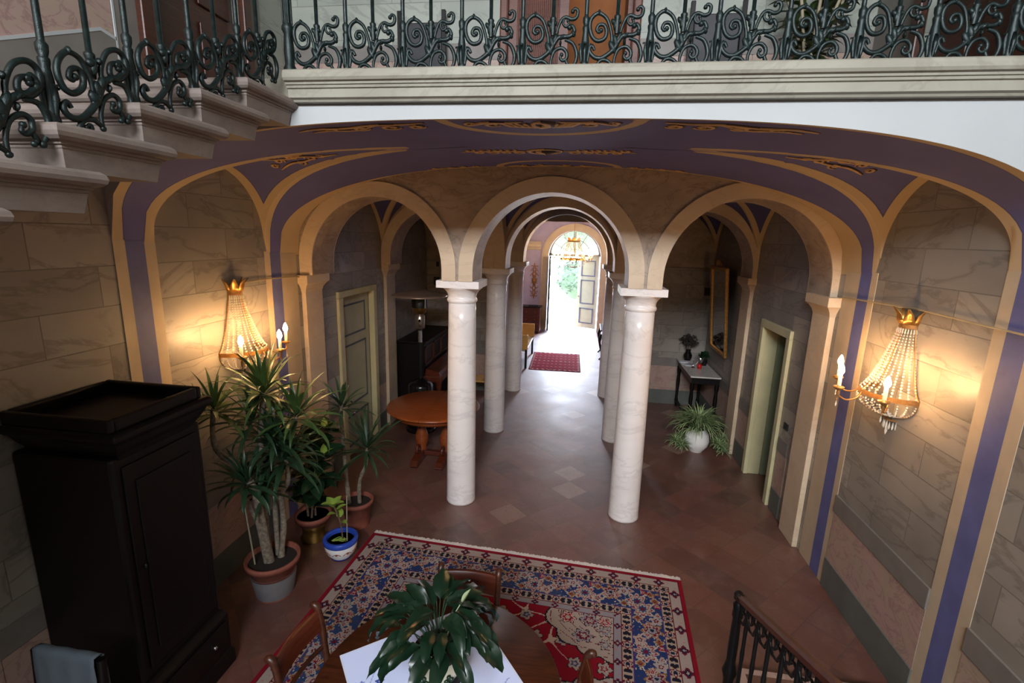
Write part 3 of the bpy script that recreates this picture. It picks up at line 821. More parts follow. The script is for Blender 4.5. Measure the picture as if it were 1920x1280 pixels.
struct(m.build('wall_side_room', 'dark_paint'))
# gallery doors
def brown_door(X, s, yc, label):
    t = thing('door', label, 'door', (X, yc, ZG), 0, None)
    m = MB()
    for a in ((-.56, -.46, 0, 2.25), (.46, .56, 0, 2.25), (-.56, .56, 2.25, 2.35)): m.box(min(0, s*.06), max(0, s*.06), a[0], a[1], a[2], a[3])
    m.build('frame', 'walnut', t, bevel=.012)
    m = MB(); m.box(min(-s*.05, -s*.1), max(-s*.05, -s*.1), -.46, .46, 0, 2.25)
    for a, b in ((-.40, -.06), (.06, .40)):
        for z0, z1 in ((.12, .7), (.82, 2.1)): m.box(min(-s*.05, -s*.03), max(-s*.05, -s*.03), a, b, z0, z1)
    m.build('leaf', 'walnut', t, bevel=.008)
brown_door(XL, 1, 3.68, 'dark brown panelled door on the gallery at the head of the stairs')
brown_door(XR, -1, 3.76, 'dark brown panelled door at the right end of the gallery')
for X in (XL, XR):
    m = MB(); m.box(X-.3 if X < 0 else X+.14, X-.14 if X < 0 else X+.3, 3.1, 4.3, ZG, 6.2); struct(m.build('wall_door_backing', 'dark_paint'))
t = thing('door', 'reeded brown double door on the gallery with its right leaf open', 'door', (-.235, 4.9, ZG))
m = MB()
for a in ((-.63, -.555, 0, 2.27), (.555, .63, 0, 2.27), (-.63, .63, 2.27, 2.37)): m.box(a[0], a[1], -.05, .08, a[2], a[3])
m.build('frame', 'reeded_wood', t, bevel=.015)
m = MB(); m.box(-.56, -.01, .02, .065, 0, 2.27)
for i in range(22): x = -.47+.37*i/21; m.tube([(x, .018, .06), (x, .018, 2.2)], .0085, 6)
m.build('leaf', 'reeded_wood', t)
m = MB(); m.box(.515, .56, .08, .62, 0, 2.27); m.build('leaf', 'reeded_wood', t)
m = MB(); wall_cells(m, 'y', 6.9, 7.0, -1.3, 1.0, ZG, 6.6); m.box(-1.3, -1.2, 5.1, 6.9, ZG, 6.6).box(.9, 1.0, 5.1, 6.9, ZG, 6.6).box(-1.3, 1.0, 5.1, 7.0, 6.5, 6.6).box(-1.3, 1.0, 5.0, 7.0, ZG-.1, ZG)
struct(m.build('wall_gallery_room', 'orange_room'), 'orange walls of the room behind the open gallery door')
ld = bpy.data.lights.new('room_fill_light', 'POINT'); ld.energy = 9; ld.color = (1, .85, .7); ld.shadow_soft_size = .12  # added point light that brightens the orange room, no fixture belongs to it
o = bpy.data.objects.new('room_fill_light', ld); COL.objects.link(o); o.location = (-.1, 6.0, 6.2)
t = thing('sideboard', 'dark red sideboard in the orange room behind the gallery door', 'sideboard', (.05, 6.6, ZG))
m = MB(); m.box(-.5, .5, -.2, .25, .06, .9); m.build('body', 'mahogany', t, bevel=.01)
m = MB(); m.box(-.54, .54, -.24, .27, .9, .94); m.build('top', 'mahogany', t, bevel=.008)
for x in (-.26, .26):
    m = MB(); m.box(x-.2, x+.2, -.215, -.2, .14, .82); m.build('cabinet_door', 'walnut', t, bevel=.006)
# gallery wall dado: along the back wall and sloping up the stairs
m = MB()
for a, b in ((XL, -.87), (.40, XR)): m.box(a, b, 4.885, 4.9, 4.60, 4.745)
struct(m.build('trim_gallery_dado_rail', 'grey_dado'))
m = MB()
for a, b in ((XL, -.87), (.40, XR)):
    k = max(1, round((b-a)/.5))
    for i in range(k): m.box(a+(b-a)*i/k+.003, a+(b-a)*(i+1)/k-.003, 4.89, 4.9, ZG, 4.60)
struct(m.build('trim_gallery_dado', 'pink_marble'))
m = MB(); y0, y1 = -.4, 2.87; zt = lambda y: 4.135-.45*(2.85-y)
m.prism([(y0, zt(y0)-.62), (y1, zt(y1)-.62), (2.95, zt(2.85)-.5), (2.95, zt(2.85)-.02), (y1, zt(y1)), (y0, zt(y0))], 'x', XL, XL+.012)
struct(m.build('trim_stair_dado', 'grey_dado'), 'grey painted dado climbing with the stairs')
m = MB(); m.prism([(y0, zt(y0)), (y1-.02, zt(y1-.02)), (2.95, zt(2.85)-.02), (2.95, zt(2.85)), (y1-.02, zt(y1)+.01), (y0, zt(y0)+.012)], 'x', XL, XL+.014)
m.box(XL, XL+.014, 2.945, 2.958, 3.83, 6.5); struct(m.build('trim_stair_line', 'white_plaster'))
m = MB(); m.prism([(y0, zt(y0)), (y1, zt(y1)), (2.94, zt(2.85)), (2.94, 6), (y0, 6)], 'x', XL, XL+.008); struct(m.build('trim_stair_panel', 'pink_marble'))
m = MB(); m.box(XL, XL+.012, 2.96, 3.12, ZG, 6.5); m.box(XL, XL+.012, 4.26, 4.4, ZG, 6.5); m.box(XR-.012, XR, 4.34, 4.9, ZG, 6.5); struct(m.build('trim_gallery_strips', 'grey_dado'))
# entrance double door
def ent_leaf(name, w_, h, mat, line):
    pass
t = thing('door', 'pale green right leaf of the entrance door standing ajar', 'door', (.56, 16.34, 0), math.radians(-24)+PI)
W_, Hh = .72, 2.42
m = MB(); m.box(0, W_, -.03, .03, .04, Hh); m.build('leaf', 'door_green', t, bevel=.004)
for z0, z1 in ((1.78, 2.3), (.86, 1.66), (.2, .72)):
    m = MB(); e = .035; x0, x1 = .11, W_-.11
    for s_ in (-1, 1):
        for a in ((x0, x1, z0, z0+e), (x0, x1, z1-e, z1), (x0, x0+e, z0, z1), (x1-e, x1, z0, z1)): m.box(a[0], a[1], min(s_*.028, s_*.038), max(s_*.028, s_*.038), a[2], a[3])
    m.build('panel_moulding', 'door_line', t)
m = MB(); m.ell((W_-.06, .05, 1.1), .02, .03, .02); m.build('knob', 'brass', t)
t = thing('door', 'dark green left leaf of the entrance door folded inward', 'door', (-1.05, 16.30, 0), math.radians(-86))
m = MB(); m.box(0, .72, -.03, .03, .04, Hh); m.build('leaf', 'dark_green_door', t, bevel=.004)
for z0, z1 in ((1.78, 2.3), (.86, 1.66), (.2, .72)):
    m = MB(); e = .03
    for a in ((.11, .61, z0, z0+e), (.11, .61, z1-e, z1), (.11, .11+e, z0, z1), (.61-e, .61, z0, z1)): m.box(a[0], a[1], .028, .036, a[2], a[3])
    m.build('panel_moulding', 'door_line', t)
m = MB(); m.tube([(.64, .03, 1.1), (.64, .08, 1.1), (.54, .085, 1.1)], .012, 8); m.build('handle', 'brass', t)
m = MB(); R_ = .80
m.box(-1.09, .59, 16.30, 16.40, 2.42, 2.50)
archivolt(m, 'y', 16.30, .1, -.25, .76, .085, 0, 2.46, leg=False)
m.box(-.275, -.225, 16.32, 16.38, 2.5, 3.2)
for a in (.5, 1.05, PI-1.05, PI-.5): m.tube([(-.25+.2*math.cos(a), 16.35, 2.46+.2*math.sin(a)), (-.25+.78*math.cos(a), 16.35, 2.46+.78*math.sin(a))], .014, 6)
for r in (.2, .5): m.tube([(-.25+r*math.cos(a), 16.35, 2.46+r*math.sin(a)) for a in lin(0, PI, 24)], .014, 6)
for k in range(6):
    a = .26+k*.525; m.tube([(-.25+.65*math.cos(a)+.07*math.cos(b), 16.35, 2.46+.65*math.sin(a)+.07*math.sin(b)) for b in lin(0, 2*PI, 14)], .009, 5)
struct(m.build('window_2', 'door_green'), 'half round fanlight with curved bars above the entrance door')
m = MB(); m.prism([(-.25+.78*math.cos(a), 2.46+.78*math.sin(a)) for a in lin(0, PI, 24)], 'y', 16.355, 16.36); struct(m.build('window_2_pane', 'pane_glass'))

# ================================================================== LIGHT FITTINGS
def candle_arm(parent, pts, tip, bulb_r=.021, ch=.085, glow='bulb_glow'):
    m = MB(); m.tube(pts, [.0065]*len(pts), 6)
    x, y, z = tip
    m.lathe([(.004, -.05), (.012, -.035), (.006, -.02), (.022, -.008), (.036, .004), (.038, .012), (.014, .014), (.012, .02)], 12, tip)
    m.tube([(x, y, z-.05), (x, y, z-.075)], .004, 5); m.ell((x, y, z-.085), .006, .006, .012, 6, 5)
    m.build('arm', 'gilt_dull', parent)
    m = MB(); m.lathe([(.0125, .015), (.0125, ch+.015), (.004, ch+.017)], 10, tip); m.build('candle_tube', 'candle', parent)
    m = MB(); b = bulb_r; m.lathe([(.007, 0), (b*.8, .014), (b, .03), (b*.75, .055), (b*.25, .078), (.001, .084)], 12, (x, y, z+ch+.018)); m.build('bulb', glow, parent)
def drop(m, x, y, z, l=.03, r=.006): m.lathe([(.001, 0), (r*.5, -.25*l), (r, -.7*l), (.001, -l)], 6, (x, y, z))
def sconce(X, s, yc, label):
    """half-round basket sconce; local +x points out of the wall"""
    t = thing('wall_sconce', label, 'wall lamp', (X, yc, 1.95), 0 if s > 0 else PI, 'crystal wall sconces')
    r1, z1, r0, z0 = .238, .03, .070, .50
    prof = lambda k: (r1+(r0-r1)*(k**.62), z1+(z0-z1)*k)
    m = MB()
    def half_ring(r, z, h, th):
        pts = [(r*math.cos(a), r*math.sin(a)) for a in lin(-PI/2, PI/2, 25)]; vs = []
        for (x, y) in pts: vs += [(x, y, z), (x, y, z+h), (x*(1-th/r), y*(1-th/r), z+h), (x*(1-th/r), y*(1-th/r), z)]
        m.add(vs, [(4*i+k, 4*i+(k+1) % 4, 4*i+4+(k+1) % 4, 4*i+4+k) for i in range(24) for k in range(4)])
    half_ring(r1, 0, .034, .008); half_ring(r0, z0, .032, .006)
    for sg in (-1, 1):       # wall stays
        m.tube([(.01, sg*prof(k)[0], prof(k)[1]) for k in lin(0, 1, 10)], .006, 6)
        m.tube([(.01, sg*r1*math.cos(a), -r1*.62*math.sin(a)) for a in lin(0, PI/2*.92, 10)], .006, 6)
    m.tube([(prof(k)[0], 0, prof(k)[1]) for k in lin(0, 1, 10)], .004, 6)
    m.tube([(r1*math.cos(a), 0, -r1*.62*math.sin(a)) for a in lin(0, PI/2, 10)], .005, 6)
    half_ring(.05, -.185, .012, .006)
    m.build('frame', 'gilt_dull', t)
    m = MB()                 # crown of leaves
    for a in lin(-PI/2, PI/2, 5):
        c, d = math.cos(a), math.sin(a); pr = [(r0, .53, .028), (r0+.012, .56, .034), (r0+.022, .60, .026), (r0+.055, .64, .006)]; vs = []
        for r, z, w_ in pr:
            for k in (-1, 0, 1): vs.append((r*c-d*w_*k+(-.006*c if k == 0 else 0), r*d+c*w_*k, z))
        m.add(vs, [(3*i+k, 3*i+k+1, 3*i+4+k, 3*i+3+k) for i in range(3) for k in (0, 1)], True)
    o = m.build('crown', 'gilt', t); md = o.modifiers.new('thick', 'SOLIDIFY'); md.thickness = .003
    m = MB()                 # bead strings
    for a in lin(-PI/2+.05, PI/2-.05, 15):
        for k in lin(.02, .98, 24):
            r, z = prof(k); b = .0085-.003*k; m.ell((r*math.cos(a), r*math.sin(a), z), b, b, b*1.05, 6, 4)
        for k in lin(.08, .93, 11):
            r, z = r1*math.cos(k*PI/2), -r1*.62*math.sin(k*PI/2); m.ell((r*math.cos(a)+.004, r*math.sin(a), z), .007, .007, .007, 6, 4)
        drop(m, r0*1.08*math.cos(a), r0*1.08*math.sin(a), .50, .04, .006)
    for i in range(9):
        a = -PI/2+PI*i/8; drop(m, .05*math.cos(a), .05*math.sin(a), -.19, .06, .008)
    drop(m, .03, 0, -.2, .1, .011)
    o = m.build('bead_strings', 'crystal', t); o['kind'] = 'stuff'
    for a in (-.86, 0, .86):
        c, d = math.cos(a), math.sin(a); R = .40
        pts = spline([(c*r1, d*r1, .015), (c*(r1+.03), d*(r1+.03), -.035), (c*(r1+.10), d*(r1+.10), -.055), (c*(R), d*(R), -.02)], 5)
        candle_arm(t, pts, (c*R, d*R, .03))
        m = MB(); drop(m, c*R, d*R, -.06, .05, .007); m.build('pendant', 'crystal', t)
    return t
sconce(XL, 1, 3.78, 'lit crystal basket sconce on the left wall above the yuccas')
sconce(XR, -1, 3.74, 'lit crystal basket sconce on the right wall')
# cables along the walls
for X, s, pts, lb in ((XL, 1, [(4.8, 2.50), (4.72, 2.53), (4.3, 2.545), (3.86, 2.54)], 'thin cable pinned along the left wall to the sconce'), (XR, -1, [(4.8, 2.52), (4.66, 2.555), (4.3, 2.57), (3.8, 2.585), (3.66, 2.59), (2.86, 2.575), (2.2, 2.57)], 'thin cable pinned along the right wall past the sconce')):
    m = MB(); m.tube(spline([(X+s*.02, y, z) for y, z in pts], 5), .006, 6); tag(m.build('cable', 'wire'), lb, 'cable')
# chandelier in the entrance hall
t = thing('chandelier', 'lit crystal chandelier hanging in front of the entrance door', 'chandelier', (-.26, 14.2, 2.40)); t.scale = (1.15, 1.15, 1.0)
m = MB(); m.tube([(0, 0, .62), (0, 0, 1.57)], .007, 6); m.lathe([(.06, 1.572), (.05, 1.53), (.01, 1.50)], 12); m.build('chain', 'gilt', t)
m = MB()
for r, z, h in ((.32, 0, .04), (.15, .5, .04)): m.lathe([(r, z), (r+.004, z+h), (r-.008, z+h), (r-.008, z), (r, z)], 32)
for i in range(8):
    a = i*PI/4; m.tube([((.32-.17*k**.6)*math.cos(a), (.32-.17*k**.6)*math.sin(a), .04+.46*k) for k in lin(0, 1, 8)], .005, 5)
    c, d = math.cos(a), math.sin(a); vs = []
    for r, z, w_ in ((.15, .54, .05), (.17, .59, .045), (.19, .63, .006)):
        for k in (-1, 1): vs.append((r*c-d*w_*k, r*d+c*w_*k, z))
    m.add(vs, [(0, 1, 3, 2), (2, 3, 5, 4)])
m.lathe([(.05, -.22), (.055, -.20), (.05, -.19)], 12)
m.build('frame', 'gilt', t)
m = MB()
for i in range(24):
    a = i*PI/12
    for k in lin(.03, .97, 14): r = .32-.17*k**.6; m.ell((r*math.cos(a), r*math.sin(a), .04+.46*k), .011, .011, .012, 6, 4)
    for k in lin(.05, .9, 7): r = .32*math.cos(k*PI/2); m.ell((r*math.cos(a), r*math.sin(a), -.21*math.sin(k*PI/2)), .011, .011, .011, 6, 4)
o = m.build('bead_strings', 'crystal', t); o['kind'] = 'stuff'
for i in range(8):
    a = i*PI/4+.2; c, d = math.cos(a), math.sin(a); R = .47
    candle_arm(t, spline([(c*.32, d*.32, .01), (c*.37, d*.37, -.05), (c*.43, d*.43, -.04), (c*R, d*R, .02)], 4), (c*R, d*R, .05), .03, .06, 'chandelier_glow')

# ================================================================== RUGS
def rug(name, W_, L_, cell, colour, loc, rotz, label, cat='rug'):
    nx, ny = int(W_/cell), int(L_/cell); xs = np.linspace(-W_/2, W_/2, nx+1); yy = np.linspace(-L_/2, L_/2, ny+1)
    X, Y = np.meshgrid(xs, yy); V = np.stack([X, Y, np.full_like(X, .012)], -1).reshape(-1, 3)
    i, j = np.meshgrid(np.arange(nx), np.arange(ny)); a = (j*(nx+1)+i).ravel()
    F = np.stack([a, a+1, a+nx+2, a+nx+1], 1)
    me = bpy.data.meshes.new(name); me.from_pydata(V.tolist(), [], F.tolist())
    cx, cy = np.meshgrid((xs[:-1]+xs[1:])/2, (yy[:-1]+yy[1:])/2)
    col = colour(cx.ravel(), cy.ravel()); at = me.color_attributes.new('pile', 'FLOAT_COLOR', 'CORNER')
    at.data.foreach_set('color', np.repeat(np.concatenate([col, np.ones((len(col), 1))], 1), 4, 0).ravel())
    me.materials.append(M['rug_pile']); me.update()
    t = thing(name, label, cat, loc, rotz)
    o = bpy.data.objects.new('pile', me); COL.objects.link(o); o.parent = t
    o.modifiers.new('thick', 'SOLIDIFY').thickness = .01
    return t
def lc(*c): return np.array(C(*c)[:3])
def rosette(dx, dy, r, n, cols):
    """petalled flower: returns mask list from outside in"""
    d = np.hypot(dx, dy); a = np.arctan2(dy, dx); rr = r*(1+.22*np.cos(n*a)); return d/rr
def persian(x, y):
    W2, L2 = 1.5, 1.1
    ex, ey = W2-np.abs(x), L2-np.abs(y); b = np.minimum(ex, ey); side = ex < ey
    s = np.where(side, y, x); out = np.zeros((len(x), 3))
    red, cream, navy, blue, wine, grey, gold, dark = lc(138, 22, 38), lc(170, 154, 144), lc(30, 34, 54), lc(50, 68, 106), lc(104, 24, 42), lc(146, 140, 144), lc(146, 100, 62), lc(36, 28, 34)
    rng = np.random.RandomState(3)
    def put(mask, c): out[mask] = c
    def per(s_, p): return (s_+1000*p) % p-p/2
    # outer red edge and cream guard with flowers
    put(b < .03, red)
    def guard(lo, hi, base, p, ph=0):
        m = (b >= lo) & (b < hi); put(m, base); v = b-(lo+hi)/2; u = per(s+ph, p); q_ = rosette(u, v, (hi-lo)*.40, 4, None)
        put(m & (q_ < 1), wine); put(m & (q_ < .62), navy); put(m & (q_ < .3), cream)
        u2 = per(s+ph+p/2, p); w_ = np.abs(np.abs(u2)-.025)+np.abs(v-.012*np.sin(u2*90)); put(m & (w_ < .006), lc(190, 110, 110))
        put(m & ((b-lo < .006) | (hi-b < .006)), wine)
    def chain(lo, hi, p):
        m = (b >= lo) & (b < hi); put(m, lc(174, 152, 130)); v = b-(lo+hi)/2; u = per(s, p); h = hi-lo
        q_ = rosette(u, v, h*.46, 6, None); put(m & (q_ < 1), wine); put(m & (q_ < .7), cream); put(m & (q_ < .4), navy)
        u2 = per(s+p/2, p)
        for sg in (-1, 1):
            w_ = ((np.abs(u2)-.022)/.014)**2+((v-sg*h*.2-.25*(np.abs(u2)-.02))/(h*.2))**2; put(m & (w_ < 1), navy)
        for k in (.30, -.30):
            w_ = ((u-k*p)/.010)**2+(v/(h*.34))**2; put(m & (w_ < 1), dark)
        put(m & ((b-lo < .005) | (hi-b < .005)), dark)
    guard(.03, .125, cream, .20); chain(.125, .205, .17)
    lo, hi = .205, .455; m = (b >= lo) & (b < hi); h = hi-lo
    tone = np.where(np.sin(x*3.1+y*2.3) > .1, 1.0, .0)[:, None]; base = blue*tone+lc(40, 56, 100)*(1-tone); out[m] = base[m]
    v = b-(lo+hi)/2; p = .44; u = per(s, p)
    for ph, off in ((0, .5), (p/2, -.5)):       # scrolling vines
        c = .07*np.sin((s+ph)*2*PI/p); put(m & (np.abs(v-c) < .006), lc(190, 176, 160))
    for (cu, cv, r, n, cs) in ((0, .03, .082, 8, (cream, red, cream, blue, wine)), (p/2, -.03, .075, 7, (gold, cream, wine, grey, navy)), (p/4, -.075, .034, 4, (cream, gold, gold, wine, gold)), (-p/4, .075, .034, 4, (cream, gold, gold, wine, gold)), (p/4, .07, .045, 5, (cream, lc(190, 130, 120), cream, wine, cream)), (-p/4, -.07, .045, 5, (cream, lc(150, 150, 160), cream, wine, cream)), (p*.12, -.09, .028, 3, (red, cream, red, cream, red)), (-p*.38, -.005, .03, 3, (cream, red, cream, red, cream)), (p*.38, .01, .03, 4, (cream, grey, cream, red, cream)), (-p*.12, -.085, .026, 3, (cream, grey, cream, red, cream))):
        q_ = rosette(per(s-cu, p), v-cv, r, n, None)
        put(m & (q_ < 1.0), cs[0]); put(m & (q_ < .80), cs[1]); put(m & (q_ < .68), cs[2]); put(m & (q_ < .42), cs[3]); put(m & (q_ < .2), cs[4])
    w_ = np.sin(s*70+3*np.sin(v*60))*np.sin(v*85+2*np.sin(s*40)); fleck = (w_ > .86) & m & (np.abs(out-base).sum(1) < .02); put(fleck, lc(196, 178, 160)); put((w_ < -.95) & m & (np.abs(out-base).sum(1) < .02), lc(150, 60, 66))
    put(m & ((b-lo < .006) | (hi-b < .006)), lc(86, 60, 110))
    chain(.455, .535, .17); guard(.535, .60, grey, .17)
    # field
    f = b >= .60; fx, fy = W2-.60, L2-.60; ax, ay = fx-np.abs(x), fy-np.abs(y); put(f, red)
    rc = np.hypot(np.abs(x)-fx, (np.abs(y)-fy)*1.25); ang = np.arctan2(fy-np.abs(y), fx-np.abs(x))
    lob = .50+.045*np.abs(np.sin(ang*7)); put(f & (rc < lob+.015), dark); put(f & (rc < lob), lc(172, 154, 142))
    for k, (rr, aa, r0) in enumerate(((.2, .35, .07), (.2, 1.2, .07), (.37, .2, .06), (.37, .8, .075), (.36, 1.38, .06), (.10, .8, .05))):
        q_ = rosette(rc*np.cos(ang)-rr*np.cos(aa), rc*np.sin(ang)-rr*np.sin(aa), r0, 6, None)
        put(f & (q_ < 1) & (rc < lob), dark); put(f & (q_ < .9) & (rc < lob), (grey, cream, lc(200, 150, 140))[k % 3]); put(f & (q_ < .6) & (rc < lob), (wine, lc(120, 120, 130), red)[k % 3]); put(f & (q_ < .35) & (rc < lob), cream)
    for k in range(3):
        sp_ = np.abs(np.sin(rc*38+ang*3*(1 if k else -1)+k*2)); put(f & (rc < lob-.02) & (sp_ < .10) & (np.sin(ang*9+k*2) > .2), wine)
    g = f & (rc >= lob+.015)
    for gxk in range(-4, 5):
        for gyk in range(-2, 3):
            cx, cy = gxk*.21+(.10 if gyk % 2 else 0), gyk*.19; q_ = rosette(x-cx, y-cy, .052, 5, None); put(g & (q_ < 1), dark); put(g & (q_ < .9), cream); put(g & (q_ < .5), (blue, red, grey)[(gxk+gyk) % 3]); put(g & (q_ < .22), cream)
    vine = np.abs(np.sin(x*15+1.5*np.sin(y*12))-np.sin(y*16+1.2*np.sin(x*11))); put(g & (vine < .10) & (np.abs(out-red).sum(1) < .01), lc(200, 176, 160))
    md = rosette(x, y*1.2, .30, 16, None); put(g & (md < 1), navy); put(g & (md < .94), cream); put(g & (md < .6), blue); put(g & (md < .3), red)
    return out*.80
ang = math.atan2(-.18, 3.0)
rc_ = Vector((-.45, 4.12, 0))+Vector((math.sin(ang), -math.cos(ang), 0))*1.1
t = rug('rug', 3.0, 2.2, .0075, persian, rc_, ang, 'large red and blue Persian rug under the round dining table')
m = MB()
for sg in (-1, 1):
    r_ = random.Random(5); vs = []
    for i in range(301):
        x = -1.5+.01*i; e = .045+.02*r_.random(); vs += [(x, sg*1.098, .008), (x+.004*(r_.random()-.5), sg*(1.1+e), .003)]
    m.add(vs, [(2*i, 2*i+2, 2*i+3, 2*i+1) for i in range(300)])
o = m.build('fringe', 'fringe_white', t); o['kind'] = 'stuff'
def runner(x, y):
    out = np.zeros((len(x), 3)); out[:] = lc(150, 40, 58); W2, L2 = .60, .88
    b = np.minimum(W2-np.abs(x), L2-np.abs(y)); band = np.sin(y*24); out[band > .75] = lc(120, 28, 44)
    out[(np.abs(np.sin(y*12)) < .12) & (np.sin(x*60) > .3)] = lc(210, 190, 180)
    out[(np.abs(np.sin(y*24+.8)) < .12) & (np.sin(x*38+y*3) > .6)] = lc(90, 50, 90); out[(b < .06) & (np.sin((x+y)*50) > .5)] = lc(205, 176, 170); out[b < .018] = lc(96, 24, 38)
    return out
rug('rug', 1.2, 1.76, .02, runner, (-.51, 11.76, 0), .02, 'small red striped rug on the entrance hall floor')

# ================================================================== FURNITURE
# ---- wardrobe at the left edge
t = thing('wardrobe', 'tall dark walnut wardrobe with a tray topped cornice at the left edge', 'wardrobe', (-2.62, 2.28, 0))
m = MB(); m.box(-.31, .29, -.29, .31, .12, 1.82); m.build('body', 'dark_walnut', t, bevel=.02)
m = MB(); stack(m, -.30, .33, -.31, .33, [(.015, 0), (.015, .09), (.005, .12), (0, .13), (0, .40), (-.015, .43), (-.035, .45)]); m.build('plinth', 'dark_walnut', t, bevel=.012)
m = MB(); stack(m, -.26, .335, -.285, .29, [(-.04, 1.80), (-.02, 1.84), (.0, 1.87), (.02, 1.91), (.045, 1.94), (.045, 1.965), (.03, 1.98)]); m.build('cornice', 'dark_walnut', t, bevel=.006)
m = MB()
for a in ((-.30, .345, -.315, -.28), (-.30, .345, .255, .29), (-.30, -.265, -.28, .255), (.31, .345, -.28, .255)): m.box(a[0], a[1], a[2], a[3], 1.975, 2.05)
m.build('tray_rim', 'dark_walnut', t, bevel=.012)
m = MB(); m.box(.29, .303, -.24, .26, .50, 1.76); m.box(.302, .312, -.18, .20, .60, 1.66); o = m.build('door', 'dark_walnut', t, bevel=.006)
m = MB(); m.ell((.314, -.20, 1.15), .008, .008, .016); m.build('escutcheon', 'black_iron', o)
m = MB(); m.box(.33, .342, -.27, .29, .17, .37); o = m.build('drawer', 'dark_walnut', t, bevel=.006)
m = MB(); m.ell((.352, .16, .27), .014, .014, .014); m.build('knob', 'silver', o)
# ---- dining chairs
def chair(label, loc, rotz):
    t = thing('dining_chair', label, 'chair', loc, rotz, 'dark wooden dining chairs at the round table'); z = .46
    m = MB(); m.prism([(-.22, -.21), (.22, -.21), (.19, .2), (-.19, .2)], 'z', z-.06, z-.015); m.build('seat_frame', 'walnut', t, bevel=.008)
    m = MB(); stack(m, -.19, .19, -.19, .17, [(0, z-.02), (.015, z), (0, z+.025), (-.03, z+.035)]); m.build('seat', 'pale_ceramic', t, bevel=.01)
    for s in (-1, 1):
        m = MB(); m.tube([(s*.2, -.19, z-.03), (s*.2, -.2, .25), (s*.205, -.23, 0)], [.022, .018, .014], 8); m.build('leg', 'walnut', t)
        m = MB(); m.tube([(s*.185, .19, z-.02), (s*.185, .21, .22), (s*.19, .27, 0)], [.02, .018, .015], 8); m.build('leg', 'walnut', t)
        m = MB(); m.tube(spline([(s*.183, .18, z-.03), (s*.185, .20, .60), (s*.19, .215, .76), (s*.19, .235, .86), (s*.19, .262, .885), (s*.19, .268, .868)], 5), [.02]*5+[.019]*5+[.018]*5+[.02]*5+[.018]*5+[.012], 9); m.build('back_post', 'walnut', t)
    P = [[(x, .20+.03*(1-(x/.19)**2)+.012*k+q_, zz) for x in lin(-.185, .185, 13)] for q_, zz, k in ((0, .735, 0), (.012, .80, 0), (.022, .855, 0), (.036, .865, 0), (.034, .80, 0), (.02, .735, 0), (0, .735, 0))]
    m = MB(); m.grid(P); m.build('crest_rail', 'mahogany', t)
    m = MB(); m.tube([(x, .205+.03*(1-(x/.19)**2), .62) for x in lin(-.18, .18, 9)], .013, 8); m.build('back_rail', 'walnut', t)
chair('dark wooden chair left of the round table, its crest rail seen from behind', (-1.17, 2.04, .013), PI/2-.06)
chair('dark wooden chair at the far side of the round table behind the peace lily', (-.60, 2.46, .013), .02)
chair('dark wooden chair at the right of the round table, one curled post showing', (-.09, 1.99, .013), -PI/2)
# ---- round dining table
t = thing('dining_table', 'round polished dark wood dining table standing on the Persian rug', 'table', (-.60, 1.97, .012))
m = MB(); m.lathe([(.001, .72), (.60, .72), (.625, .735), (.63, .752), (.62, .765), (.001, .767)], 72); m.build('tabletop', 'tabletop_wood', t)
m = MB(); m.lathe([(.14, .72), (.07, .66), (.05, .55), (.085, .42), (.10, .34), (.06, .26), (.09, .2), (.09, .14)], 24); m.build('pedestal', 'walnut', t)
for i in range(4):
    a = PI/4+i*PI/2; m = MB(); m.tube(spline([(.06*math.cos(a), .06*math.sin(a), .22), (.2*math.cos(a), .2*math.sin(a), .15), (.34*math.cos(a), .34*math.sin(a), .03)], 6), [.035]*5+[.03]*4+[.025]*4, 8); m.build('foot', 'walnut', t)
TZ = .012+.767
# cloth
def cloth_col(x, y):
    out = np.zeros((len(x), 3)); out[:] = lc(212, 220, 250); bl, db = lc(130, 150, 206), lc(66, 84, 160)
    for cx, cy, s_ in ((-.30, .13, 1), (-.12, -.02, 1.1), (.10, -.06, 1), (.25, -.26, 1), (-.22, -.26, 1), (.22, .22, .8), (.0, -.3, 1)):
        for k in range(6):
            rr = random.Random(int(cx*1000+k*17)); px, py, r = cx+.06*(rr.random()-.5)*2, cy+.05*(rr.random()-.5)*2, .010+.013*rr.random()
            q_ = rosette(x-px, y-py, r*s_, 5, None); out[q_ < 1] = bl if k % 2 else db; out[q_ < .35] = db if k % 2 else bl
        st = np.abs(y-cy-.10*np.sin((x-cx)*16))+.3*np.maximum(0, np.abs(x-cx)-.09); out[(st < .0035) & (np.abs(x-cx) < .1)] = lc(150, 164, 214)
    e = np.minimum(.39-np.abs(x), .39-np.abs(y)); out[e < .012] = lc(212, 216, 236)
    return out
o = rug('tablecloth', .78, .78, .005, cloth_col, (-.617, 1.985, TZ-.009), .668, 'square white cloth with blue flowers lying diagonally on the dining table', 'tablecloth')
